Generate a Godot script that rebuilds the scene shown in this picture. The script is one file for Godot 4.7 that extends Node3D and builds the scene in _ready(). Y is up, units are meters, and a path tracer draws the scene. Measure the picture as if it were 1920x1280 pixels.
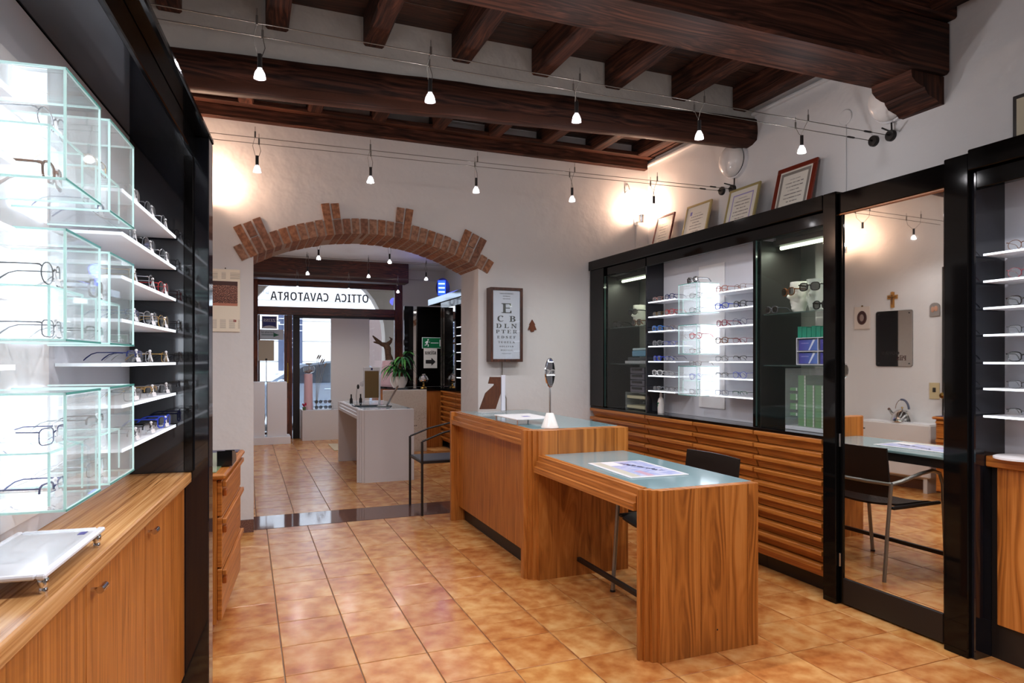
extends Node3D

# ---------- mesh builder: collects faces and commits them as one mesh ----------
class MB:
	var v := PackedVector3Array()
	var n := PackedVector3Array()
	var t := PackedVector2Array()
	var ix := PackedInt32Array()
	var xf := Transform3D()
	var g := 1                       # grain axis for the texture coordinates
	var uo := Vector2.ZERO           # texture offset

	func uvof(p: Vector3, nn: Vector3) -> Vector2:
		var a := nn.abs()
		var ax := 0 if a.x >= a.y and a.x >= a.z else (1 if a.y >= a.z else 2)
		var o := [1, 2] if ax == 0 else ([0, 2] if ax == 1 else [0, 1])
		if o[0] == g:
			return Vector2(p[o[1]], p[o[0]]) + uo
		return Vector2(p[o[0]], p[o[1]]) + uo

	func face(pts: Array, nn: Vector3, uvs: Array = []) -> void:
		var b := v.size()
		var cr: Vector3 = (pts[1] - pts[0]).cross(pts[2] - pts[0])
		if pts.size() > 3 and cr.length() < 1e-12:
			cr = (pts[2] - pts[0]).cross(pts[3] - pts[0])
		var flip := cr.dot(nn) > 0.0
		var nt := (xf.basis * nn).normalized()
		for i in pts.size():
			v.append(xf * pts[i])
			n.append(nt)
			t.append(uvs[i] if uvs.size() else uvof(pts[i], nn))
		for i in range(1, pts.size() - 1):
			if flip:
				ix.append_array([b, b + i + 1, b + i])
			else:
				ix.append_array([b, b + i, b + i + 1])

	func box(c: Vector3, s: Vector3, ch := 0.0) -> MB:
		var h := s * 0.5
		if ch <= 0.0:
			for ax in 3:
				for sg in [-1.0, 1.0]:
					var nn := Vector3.ZERO
					nn[ax] = sg
					var p: int = (ax + 1) % 3
					var q: int = (ax + 2) % 3
					var pts := []
					for k in [[-1, -1], [1, -1], [1, 1], [-1, 1]]:
						var w := Vector3.ZERO
						w[ax] = sg * h[ax]
						w[p] = k[0] * h[p]
						w[q] = k[1] * h[q]
						pts.append(c + w)
					face(pts, nn)
			return self
		ch = minf(ch, minf(h.x, minf(h.y, h.z)) * 0.98)
		var cv := func(sx: float, sy: float, sz: float, ax: int) -> Vector3:
			var w := Vector3(sx * (h.x - ch), sy * (h.y - ch), sz * (h.z - ch))
			w[ax] = [sx, sy, sz][ax] * h[ax]
			return c + w
		for ax in 3:
			var p: int = (ax + 1) % 3
			var q: int = (ax + 2) % 3
			for sg in [-1.0, 1.0]:
				var nn := Vector3.ZERO
				nn[ax] = sg
				var pts := []
				for k in [[-1, -1], [1, -1], [1, 1], [-1, 1]]:
					var w := [0, 0, 0]
					w[ax] = sg
					w[p] = k[0]
					w[q] = k[1]
					pts.append(cv.call(w[0], w[1], w[2], ax))
				face(pts, nn)
			for k in [[-1, -1], [1, -1], [1, 1], [-1, 1]]:
				var pts := []
				var nn := Vector3.ZERO
				nn[p] = k[0]
				nn[q] = k[1]
				for e in [[-1, p], [1, p], [1, q], [-1, q]]:
					var w := [0, 0, 0]
					w[ax] = e[0]
					w[p] = k[0]
					w[q] = k[1]
					pts.append(cv.call(w[0], w[1], w[2], e[1]))
				face(pts, nn.normalized())
		for sx in [-1, 1]:
			for sy in [-1, 1]:
				for sz in [-1, 1]:
					face([cv.call(sx, sy, sz, 0), cv.call(sx, sy, sz, 1), cv.call(sx, sy, sz, 2)], Vector3(sx, sy, sz).normalized())
		return self

	func bx(x0: float, x1: float, y0: float, y1: float, d0: float, d1: float, ch := 0.0) -> MB:   # box by its sides, depth running away from the viewer
		return box(Vector3((x0 + x1) / 2, (y0 + y1) / 2, -(d0 + d1) / 2), Vector3(absf(x1 - x0), absf(y1 - y0), absf(d1 - d0)), ch)

	func at(ax: int, p: Vector2, w: float) -> Vector3:
		return Vector3(w, p.y, p.x) if ax == 0 else (Vector3(p.x, w, p.y) if ax == 1 else Vector3(p.x, p.y, w))

	func prism(pl: Array, ax: int, lo: float, hi: float, smooth := false) -> MB:
		var pp := PackedVector2Array(pl)
		var area := 0.0
		for i in pp.size():
			area += pp[i].cross(pp[(i + 1) % pp.size()])
		var sg := 1.0 if area > 0 else -1.0
		var tr := Geometry2D.triangulate_polygon(pp)
		var up := Vector3.ZERO
		up[ax] = 1.0
		for i in range(0, tr.size(), 3):
			face([at(ax, pp[tr[i]], hi), at(ax, pp[tr[i + 1]], hi), at(ax, pp[tr[i + 2]], hi)], up)
			face([at(ax, pp[tr[i]], lo), at(ax, pp[tr[i + 1]], lo), at(ax, pp[tr[i + 2]], lo)], -up)
		for i in pp.size():
			var a := pp[i]
			var b := pp[(i + 1) % pp.size()]
			var d := (b - a).normalized()
			face([at(ax, a, lo), at(ax, b, lo), at(ax, b, hi), at(ax, a, hi)], at(ax, Vector2(d.y, -d.x) * sg, 0.0))
		return self

	func grid(rows: Array, nrm: Array, uv := [], wrap := false) -> void:   # smooth sheet of points, rows of equal length
		var b := v.size()
		var w: int = rows[0].size()
		for i in rows.size():
			for j in w:
				v.append(xf * rows[i][j])
				n.append((xf.basis * nrm[i][j]).normalized())
				t.append(uv[i][j] if uv.size() else uvof(rows[i][j], nrm[i][j]))
		for i in rows.size() - 1:
			for j in w - 1:
				var p := b + i * w + j
				var cr: Vector3 = (v[p + 1] - v[p]).cross(v[p + w] - v[p])
				if cr.length() < 1e-14:
					cr = (v[p + 1] - v[p + w]).cross(v[p + w + 1] - v[p + w])
				if cr.dot(n[p] + n[p + w + 1]) > 0:
					ix.append_array([p, p + w, p + 1, p + 1, p + w, p + w + 1])
				else:
					ix.append_array([p, p + 1, p + w, p + 1, p + w + 1, p + w])

	func lathe(pr: Array, c: Vector3, segs := 24, a0 := 0.0, a1 := TAU) -> MB:   # pr: (radius, height) from bottom to top
		var k := pr.size()
		var nr := []
		for i in k - 1:
			var d: Vector2 = pr[i + 1] - pr[i]
			nr.append(Vector2(d.y, -d.x).normalized())
		for i in k - 1:
			var n0: Vector2 = nr[i]
			var n1: Vector2 = nr[i]
			if i > 0 and nr[i - 1].dot(nr[i]) > 0.75:
				n0 = (nr[i - 1] + nr[i]).normalized()
			if i < k - 2 and nr[i + 1].dot(nr[i]) > 0.75:
				n1 = (nr[i + 1] + nr[i]).normalized()
			var rows := [[], []]
			var nn := [[], []]
			for j in segs + 1:
				var a := a0 + (a1 - a0) * j / segs
				var e := Vector3(cos(a), 0, sin(a))
				rows[0].append(c + e * pr[i].x + Vector3(0, pr[i].y, 0))
				rows[1].append(c + e * pr[i + 1].x + Vector3(0, pr[i + 1].y, 0))
				nn[0].append(e * n0.x + Vector3(0, n0.y, 0))
				nn[1].append(e * n1.x + Vector3(0, n1.y, 0))
			grid(rows, nn)
		return self

	func ball(c: Vector3, r: Vector3, segs := 16, rings := 10) -> MB:
		var rows := []
		var nn := []
		for i in rings + 1:
			var a := PI * i / rings
			var rw := []
			var rn := []
			for j in segs + 1:
				var b := TAU * j / segs
				var e := Vector3(sin(a) * cos(b), -cos(a), sin(a) * sin(b))
				rw.append(c + e * r)
				rn.append((e / r).normalized())
			rows.append(rw)
			nn.append(rn)
		grid(rows, nn)
		return self

	func tube(ps: Array, r, sides := 8, closed := false, flat := 1.0) -> MB:   # r: a number or one per point
		var k := ps.size()
		var rows := []
		var nn := []
		var up := Vector3.UP
		for i in k + (1 if closed else 0):
			var p: Vector3 = ps[i % k]
			var a: Vector3 = ps[(i - 1 + k) % k] if closed or i > 0 else p
			var b: Vector3 = ps[(i + 1) % k] if closed or i < k - 1 else p
			var d := (b - a).normalized()
			if i == 0 and absf(d.dot(up)) > 0.9:
				up = Vector3.RIGHT
			var s := d.cross(up).normalized()
			up = s.cross(d).normalized()
			var rr: float = r[i % k] if r is Array else r
			var rw := []
			var rn := []
			for j in sides + 1:
				var q := TAU * j / sides
				var e := s * cos(q) + up * sin(q)
				rw.append(p + (s * cos(q) * flat + up * sin(q)) * rr)
				rn.append(e)
			rows.append(rw)
			nn.append(rn)
			if not closed and (i == 0 or i == k - 1):
				face(rw.slice(0, sides), -d if i == 0 else d)
		grid(rows, nn)
		return self

	func tilt(c: Vector3, b: Basis) -> MB:
		xf = Transform3D(b, c)
		return self

	func mesh() -> ArrayMesh:
		var a := []
		a.resize(Mesh.ARRAY_MAX)
		a[Mesh.ARRAY_VERTEX] = v
		a[Mesh.ARRAY_NORMAL] = n
		a[Mesh.ARRAY_TEX_UV] = t
		a[Mesh.ARRAY_INDEX] = ix
		var m := ArrayMesh.new()
		m.add_surface_from_arrays(Mesh.PRIMITIVE_TRIANGLES, a)
		return m

# ---------- nodes ----------
var rng := RandomNumberGenerator.new()
var M := {}

func V(x: float, y: float, d: float) -> Vector3:
	return Vector3(x, y, -d)

func mb(grain := 1, off := Vector2.ZERO) -> MB:
	var m := MB.new()
	m.g = grain
	m.uo = off
	return m

func mr(grain := 1) -> MB:           # with a texture offset of its own
	return mb(grain, Vector2(rng.randf() * 7.0, rng.randf() * 7.0))

func tag(o: Node3D, label: String, cat: String, grp := "") -> void:
	o.set_meta("label", label)
	o.set_meta("category", cat)
	if grp:
		o.set_meta("group", grp)

func thing(nm: String, label: String, cat: String, pos := Vector3.ZERO, rot := 0.0, grp := "") -> Node3D:
	var o := Node3D.new()
	o.name = nm
	add_child(o, true)
	o.position = pos
	o.rotation.y = rot
	tag(o, label, cat, grp)
	return o

func part(par: Node3D, nm: String, m, mat: Material, pos := Vector3.ZERO) -> MeshInstance3D:
	var o := MeshInstance3D.new()
	o.name = nm
	o.mesh = m.mesh() if m is MB else m
	o.material_override = mat
	o.position = pos
	par.add_child(o, true)
	return o

func one(nm: String, label: String, cat: String, m, mat: Material, pos := Vector3.ZERO, rot := 0.0, grp := "") -> MeshInstance3D:
	var o := part(self, nm, m, mat, pos)
	o.rotation.y = rot
	tag(o, label, cat, grp)
	return o

func struct(nm: String, m, mat: Material, par: Node3D = self, pos := Vector3.ZERO) -> MeshInstance3D:
	var o := part(par, nm, m, mat, pos)
	if par == self:
		o.set_meta("kind", "structure")
	return o

func shell(nm: String) -> Node3D:
	var o := Node3D.new()
	o.name = nm
	add_child(o, true)
	o.set_meta("kind", "structure")
	return o

func copy(o: Node3D, label: String, pos: Vector3, rot := 0.0) -> Node3D:
	var c: Node3D = o.duplicate()
	c.name = o.name
	add_child(c, true)
	c.position = pos
	c.rotation.y = rot
	c.set_meta("label", label)
	return c

func omni(pos: Vector3, col: Color, e: float, size := 0.05) -> void:
	var l := OmniLight3D.new()
	l.name = "lamp_light"
	l.light_color = col
	l.light_energy = e
	l.light_size = size
	l.omni_range = 14.0
	l.omni_attenuation = 2.0
	l.shadow_enabled = true
	l.position = pos
	add_child(l, true)

func spot(pos: Vector3, col: Color, e: float, size := 0.02) -> void:   # halogen reflector bulb: most light goes down, a little spills round
	var l := SpotLight3D.new()
	l.name = "lamp_light"
	l.light_color = col
	l.light_energy = e
	l.light_size = size
	l.spot_range = 14.0
	l.spot_attenuation = 2.0
	l.spot_angle = 78.0
	l.spot_angle_attenuation = 0.5
	l.shadow_enabled = true
	l.position = pos
	add_child(l, true)
	l.rotation.x = -PI / 2

func area(pos: Vector3, face_dir: Vector3, size: Vector2, col: Color, e: float) -> void:
	var l := AreaLight3D.new()
	l.name = "panel_light"
	l.light_color = col
	l.light_energy = e
	l.area_size = size
	l.area_normalize_energy = true
	l.area_range = 14.0
	l.area_attenuation = 2.0
	l.shadow_enabled = true
	add_child(l, true)
	l.look_at_from_position(pos, pos + face_dir, Vector3.UP if absf(face_dir.y) < 0.9 else Vector3.RIGHT)

# ---------- materials ----------
func mat(c: Color, rough := 0.5, metal := 0.0, spec := 0.5) -> StandardMaterial3D:
	var m := StandardMaterial3D.new()
	m.albedo_color = c
	m.roughness = rough
	m.metallic = metal
	m.metallic_specular = spec
	return m

func rgb(r: int, g: int, b: int) -> Color:
	return Color(r / 255.0, g / 255.0, b / 255.0)

func pane(c: Color, a: float, rough := 0.02) -> StandardMaterial3D:
	var m := mat(Color(c, a), rough)
	m.transparency = BaseMaterial3D.TRANSPARENCY_ALPHA
	return m

func glow(c: Color, e: float) -> StandardMaterial3D:
	var m := mat(c, 0.6)
	m.emission_enabled = true
	m.emission = c
	m.emission_energy_multiplier = e
	return m

func noise(freq: float, seed_ := 1, oct := 4) -> FastNoiseLite:
	var f := FastNoiseLite.new()
	f.seed = seed_
	f.noise_type = FastNoiseLite.TYPE_SIMPLEX_SMOOTH
	f.frequency = freq
	f.fractal_octaves = oct
	return f

func paint(w: int, h: int, fn: Callable) -> ImageTexture:
	var im := Image.create(w, h, false, Image.FORMAT_RGB8)
	for y in h:
		for x in w:
			im.set_pixel(x, y, fn.call(x, y))
	return ImageTexture.create_from_image(im)

func ramp(cs: Array, k: float) -> Color:
	k = clampf(k, 0.0, 0.9999) * (cs.size() - 1)
	return cs[int(k)].lerp(cs[int(k) + 1], k - int(k))

func wood_tex(w: int, h: int, cs: Array, seed_: int, fine: float, wave: float) -> ImageTexture:   # grain runs along V; tiles by mirrored sampling of periodic noise
	var a := noise(1.0, seed_, 3)
	var b := noise(1.0, seed_ + 9, 2)
	return paint(w, h, func(x: int, y: int) -> Color:
		var u := TAU * x / w
		var q := TAU * y / h
		var lo := b.get_noise_3d(cos(u) * 0.7, sin(u) * 0.7, cos(q) * 0.35) * wave
		var s := a.get_noise_3d(cos(u) * fine + lo * 6.0, sin(u) * fine, cos(q) * 0.6 + lo)
		var s2 := a.get_noise_3d(cos(u) * fine * 4.0, sin(u) * fine * 4.0 + 40.0, cos(q) * 1.2 + sin(q))
		return ramp(cs, 0.5 + s * 0.75 + s2 * 0.22 + lo * 0.35))

func textured(tx: Texture2D, scale: Vector3, rough: float, tint := Color.WHITE) -> StandardMaterial3D:
	var m := mat(tint, rough)
	m.albedo_texture = tx
	m.uv1_scale = scale
	return m

func bumpy(m: StandardMaterial3D, freq: float, scale: float, rep: float, seed_ := 3) -> StandardMaterial3D:
	var nt := NoiseTexture2D.new()
	nt.width = 512
	nt.height = 512
	nt.seamless = true
	nt.noise = noise(freq, seed_, 4)
	m.heightmap_enabled = true
	m.heightmap_texture = nt
	m.heightmap_scale = scale
	m.uv1_triplanar = true
	m.uv1_world_triplanar = true
	m.uv1_scale = Vector3.ONE * rep
	return m

func make_materials() -> void:
	M.plaster = bumpy(mat(rgb(214, 213, 212), 0.85), 0.012, 0.45, 0.7)
	M.plaster_grey = bumpy(mat(rgb(176, 174, 168), 0.9), 0.012, 0.8, 0.8, 5)
	var tn := noise(0.021, 11, 5)
	var tn2 := noise(0.006, 12, 3)
	var cs := [rgb(160, 92, 44), rgb(196, 126, 66), rgb(220, 162, 97), rgb(234, 188, 126)]
	var ttx := paint(768, 768, func(x: int, y: int) -> Color: return ramp(cs, 0.55 + tn.get_noise_2d(x, y) * 0.45 + tn2.get_noise_2d(x, y) * 0.35))
	M.tile = []
	for c in [Color(1, 1, 1), Color(0.95, 0.92, 0.9), Color(0.98, 0.97, 0.93)]:
		var m := textured(ttx, Vector3.ONE * 0.5, 0.27, c)
		m.clearcoat_enabled = true
		m.clearcoat = 0.12
		m.clearcoat_roughness = 0.12
		M.tile.append(m)
	M.grout = mat(rgb(150, 128, 110), 0.8)
	var honey := [rgb(134, 76, 25), rgb(165, 98, 37), rgb(183, 113, 47), rgb(197, 129, 62)]
	var wt := wood_tex(512, 512, honey, 21, 7.0, 0.25)
	M.wood = textured(wt, Vector3(1.6, 0.55, 1), 0.38)
	M.wood_fig = textured(wood_tex(512, 512, honey, 33, 3.2, 0.8), Vector3(1.1, 0.45, 1), 0.38)
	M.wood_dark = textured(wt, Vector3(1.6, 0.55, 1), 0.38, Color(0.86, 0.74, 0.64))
	M.veneer = textured(wood_tex(512, 512, [rgb(142, 92, 48), rgb(188, 134, 80), rgb(206, 154, 98), rgb(222, 178, 124)], 51, 9.0, 0.12), Vector3(1.8, 0.5, 1), 0.25)
	M.beam = textured(wood_tex(512, 512, [rgb(26, 15, 12), rgb(50, 29, 22), rgb(72, 42, 31), rgb(96, 58, 43)], 71, 5.0, 0.6), Vector3(1.3, 0.6, 1), 0.62)
	M.beam.metallic_specular = 0.3
	M.board = textured(wood_tex(512, 512, [rgb(20, 12, 9), rgb(44, 26, 19), rgb(64, 38, 27), rgb(82, 50, 36)], 75, 6.0, 0.6), Vector3(1.6, 0.7, 1), 0.62)
	M.brown = mat(rgb(84, 52, 36), 0.4)
	M.black = mat(rgb(10, 9, 9), 0.06, 0.0, 0.36)
	M.matt_black = mat(rgb(24, 20, 19), 0.45)
	M.slate = mat(rgb(24, 26, 32), 0.05, 0.0, 0.62)
	M.white = mat(rgb(232, 232, 234), 0.4)
	M.offwhite = mat(rgb(214, 211, 208), 0.5)
	M.backboard = mat(rgb(205, 208, 216), 0.35)
	M.chrome = mat(rgb(225, 225, 225), 0.1, 1.0)
	M.alu = mat(rgb(170, 170, 168), 0.32, 1.0)
	M.brass = mat(rgb(190, 150, 80), 0.22, 1.0)
	M.mirror = mat(rgb(240, 238, 232), 0.015, 1.0)
	M.glass = pane(rgb(235, 250, 248), 0.05)
	M.glass_dark = pane(rgb(20, 26, 26), 0.22)
	M.door_glass = pane(rgb(40, 56, 52), 0.07)
	M.door_glass.metallic_specular = 0.24
	M.edge = mat(rgb(226, 242, 240), 0.15)
	M.edge.backlight_enabled = true
	M.edge.backlight = Color(0.86, 0.98, 0.96)
	M.edge_green = mat(rgb(96, 168, 160), 0.12)
	M.clear = pane(rgb(240, 246, 250), 0.12)
	M.lens = pane(rgb(220, 230, 235), 0.1)
	M.lens_dark = pane(rgb(30, 22, 14), 0.82)
	M.frost = mat(rgb(128, 158, 164), 0.09)
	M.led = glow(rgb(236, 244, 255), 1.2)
	M.shelf = mat(rgb(238, 242, 246), 0.35)
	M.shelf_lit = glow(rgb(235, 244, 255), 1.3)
	var gn := noise(0.3, 5, 3)
	M.granite = textured(paint(256, 256, func(x: int, y: int) -> Color: return ramp([rgb(58, 36, 32), rgb(110, 78, 70), rgb(150, 118, 108)], 0.5 + gn.get_noise_2d(x, y) * 0.9)), Vector3(2.5, 2.5, 1), 0.06)
	var bn := noise(0.03, 8, 4)
	var btx := paint(256, 256, func(x: int, y: int) -> Color: return ramp([rgb(116, 84, 66), rgb(150, 110, 88), rgb(176, 136, 112)], 0.5 + bn.get_noise_2d(x, y) * 0.8))
	M.brick = []
	for c in [Color(1, 1, 1), Color(0.86, 0.82, 0.82), Color(1, 0.93, 0.86)]:
		M.brick.append(textured(btx, Vector3(3, 3, 1), 0.85, c))
	M.mortar = mat(rgb(168, 154, 144), 0.95)
	M.wire = mat(rgb(120, 116, 110), 0.4, 0.8)
	M.bulb = glow(rgb(252, 248, 250), 25.0)
	M.paper = mat(rgb(232, 228, 220), 0.7)
	M.ink = mat(rgb(30, 28, 28), 0.7)
	M.ceramic = mat(rgb(232, 230, 226), 0.18)

# ---------- the room ----------
const DW := 5.52       # face of the brick arch wall
const DB := 6.02       # its far face
const DF := 11.85      # shop front
const RX := 3.64       # wall behind the black cabinets
const A0 := 0.055      # arch opening
const A1 := 1.89
const TP := 0.3066     # tile pitch
const UL := 5.28       # the veneer counter's display stands this many degrees out of square

func make_light() -> void:
	var cam := Camera3D.new()
	cam.name = "camera"
	cam.projection = Camera3D.PROJECTION_FRUSTUM
	cam.near = 0.05
	cam.far = 200.0
	cam.size = 0.05 * 1280.0 / 1245.0
	cam.frustum_offset = Vector2(0.0, 0.05 * 35.0 / 1245.0)
	cam.position = Vector3(0, 1.33, 0)
	cam.rotation.y = -0.381
	add_child(cam)
	cam.current = true
	var env := Environment.new()
	env.background_mode = Environment.BG_SKY
	var sky := Sky.new()
	var sm := ProceduralSkyMaterial.new()
	sm.sky_top_color = rgb(196, 214, 240)
	sm.sky_horizon_color = rgb(232, 238, 246)
	sm.ground_bottom_color = rgb(150, 150, 150)
	sm.ground_horizon_color = rgb(200, 202, 206)
	sm.sky_energy_multiplier = 2.3
	sm.ground_energy_multiplier = 1.0
	sm.sun_angle_max = 0.0
	sky.sky_material = sm
	env.sky = sky
	env.tonemap_mode = Environment.TONE_MAPPER_LINEAR
	env.tonemap_exposure = 1.34
	env.sdfgi_enabled = true
	env.ssao_enabled = true
	env.ssil_enabled = true
	var we := WorldEnvironment.new()
	we.name = "world_environment"
	we.environment = env
	add_child(we)

func tile_mesh(w: float, d: float) -> ArrayMesh:
	return mr().box(Vector3(0, -0.004, 0), Vector3(w, 0.012, d), 0.0015).mesh()

func make_floor() -> void:
	var fl := struct("floor", mb().bx(-3.4, RX + 0.2, -0.14, -0.004, -3.2, DW + 0.045), M.grout)
	var full := []
	for k in 14:
		full.append(tile_mesh(TP - 0.005, TP - 0.005))
	var x0 := -0.155
	var d0 := 2.943
	for i in range(-2, 13):
		for j in range(-6, 9):
			var x := x0 + i * TP
			var d := d0 + j * TP
			var xa := x
			var xb := minf(x + TP, RX - 0.01)
			var da := d
			var db := minf(d + TP, DW + 0.045)
			if xb - xa < 0.02 or db - da < 0.02:
				continue
			if xa > 3.12 or (xb < -0.38 and j < -1):
				continue
			var me = full[rng.randi() % 14] if absf(xb - xa - TP) + absf(db - da - TP) < 1e-4 else tile_mesh(xb - xa - 0.005, db - da - 0.005)
			part(fl, "tile", me, M.tile[rng.randi() % 3], V((xa + xb) / 2, rng.randf_range(-0.0004, 0.0004), (da + db) / 2))
	struct("threshold", mb(0).bx(A0 + 0.004, A1 - 0.004, -0.05, 0.003, DW + 0.05, DB + 0.02, 0.002), M.granite)
	var f2 := struct("floor", mb().bx(-1.6, 3.4, -0.14, -0.004, DB - 0.4, DF + 0.1), M.grout)
	f2.name = "floor_001"
	for i in range(-2, 9):
		for j in range(0, 19):
			var xa := 0.08 + i * TP
			var da := DB + 0.025 + j * TP
			var db := minf(da + TP, DF - 0.02)
			var me = full[rng.randi() % 14] if db - da > TP - 1e-4 else tile_mesh(TP - 0.005, db - da - 0.005)
			part(f2, "tile", me, M.tile[rng.randi() % 3], V(xa + TP / 2, 0, (da + db) / 2))

func arch_pts(c: Vector2, r: float, half: float, k: int) -> Array:
	var o := []
	for i in k + 1:
		var a := -half + 2 * half * i / k
		o.append(c + Vector2(sin(a), cos(a)) * r)
	return o

func make_walls() -> void:
	# wall with the arch: x runs along it
	var mid := (A0 + A1) / 2
	var hw := (A1 - A0) / 2
	var ys := 2.135
	var rise := 0.232
	var r := (hw * hw + rise * rise) / (2 * rise)
	var half := asin(hw / r)
	var c := Vector2(mid, ys + rise - r)
	var xl := -1.6
	var wa := mb()
	var top := [Vector2(xl, 0), Vector2(xl, 3.6), Vector2(RX + 0.2, 3.6), Vector2(RX + 0.2, 0), Vector2(A1, 0)]
	top.append_array(arch_pts(c, r + 0.004, half, 28).slice(0))
	var arc := arch_pts(c, r + 0.004, half, 28)
	top = [Vector2(xl, 0), Vector2(A0, 0)]
	top.append_array(arc)
	top.append_array([Vector2(A1, 0), Vector2(RX + 0.2, 0), Vector2(RX + 0.2, 3.6), Vector2(xl, 3.6)])
	wa.prism(top, 2, -DB, -DW)
	var w := struct("wall_back", wa, M.plaster)
	# brick arch: voussoirs through the wall, some long and some with a second brick above
	var nb := 31
	var span := half + 0.052
	var st := 2 * span / nb
	var long_ones := {1: 1, 2: 2, 3: 1, 10: 1, 11: 2, 18: 2, 19: 1, 26: 1, 27: 2, 28: 1}
	var vous := func(i: int, r0: float, r1: float, d0: float, d1: float) -> MB:
		var a0 := -span + st * i + 0.0038
		var a1 := -span + st * (i + 1) - 0.0038
		var pl := []
		for q in [[a0, r0], [a0, r1], [a1, r1], [a1, r0]]:
			pl.append(c + Vector2(sin(q[0]), cos(q[0])) * q[1])
		return mr(2).prism(pl, 2, -d1, -d0)
	for i in nb:
		var ends := i == 0 or i == nb - 1
		var kind: int = long_ones.get(i, 0)
		var out := 0.013 + rng.randf() * 0.006
		var r0 := r + (0.006 if ends else rng.randf_range(-0.003, 0.003))
		var r1 := r + (0.125 if kind != 1 else 0.253) + rng.randf_range(-0.004, 0.004)
		part(w, "brick", vous.call(i, r0, r1, DW - out, DW + 0.24), M.brick[rng.randi() % 3])
		if kind == 2:
			part(w, "brick", vous.call(i, r1 + 0.007, r + 0.25, DW - out - 0.002, DW + 0.1), M.brick[rng.randi() % 3])
		if not ends:
			part(w, "brick", vous.call(i, r0 + 0.001, r + 0.125, DW + 0.247, DB + 0.01), M.brick[rng.randi() % 3])
	var ring := []
	for p in arch_pts(c, r + 0.003, span - 0.004, 32):
		ring.append(p)
	var outer := arch_pts(c, r + 0.118, span - 0.004, 32)
	outer.reverse()
	ring.append_array(outer)
	part(w, "mortar", mb().prism(ring, 2, -(DB + 0.004), -(DW - 0.010)), M.mortar)
	# right-hand wall, and the wall behind the viewer
	struct("wall_right", mb().bx(RX, RX + 0.2, 0, 3.6, -3.2, DW), M.plaster)
	struct("wall_front", mb().bx(-3.4, RX + 0.2, 0, 3.6, -3.4, -3.2), M.plaster)
	# left-hand wall follows the display that stands out of square
	var al := deg_to_rad(UL)
	var lw := mb()
	lw.xf = Transform3D(Basis(Vector3.UP, -al), V(-0.204, 0, 2.809))
	lw.bx(-0.62, -0.45, 0, 3.6, -6.4, 3.2)
	struct("wall_left", lw, M.plaster)
	# skirting: dark red tiles
	struct("baseboard_back", mb(0).bx(-0.45, A0 - 0.0, 0, 0.1, DW - 0.014, DW + 0.004, 0.003), M.granite)
	var lb := mb(2)
	lb.xf = lw.xf
	lb.bx(-0.452, -0.436, 0, 0.1, 1.3, 2.75, 0.003)
	struct("baseboard_left", lb, M.granite)

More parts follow.
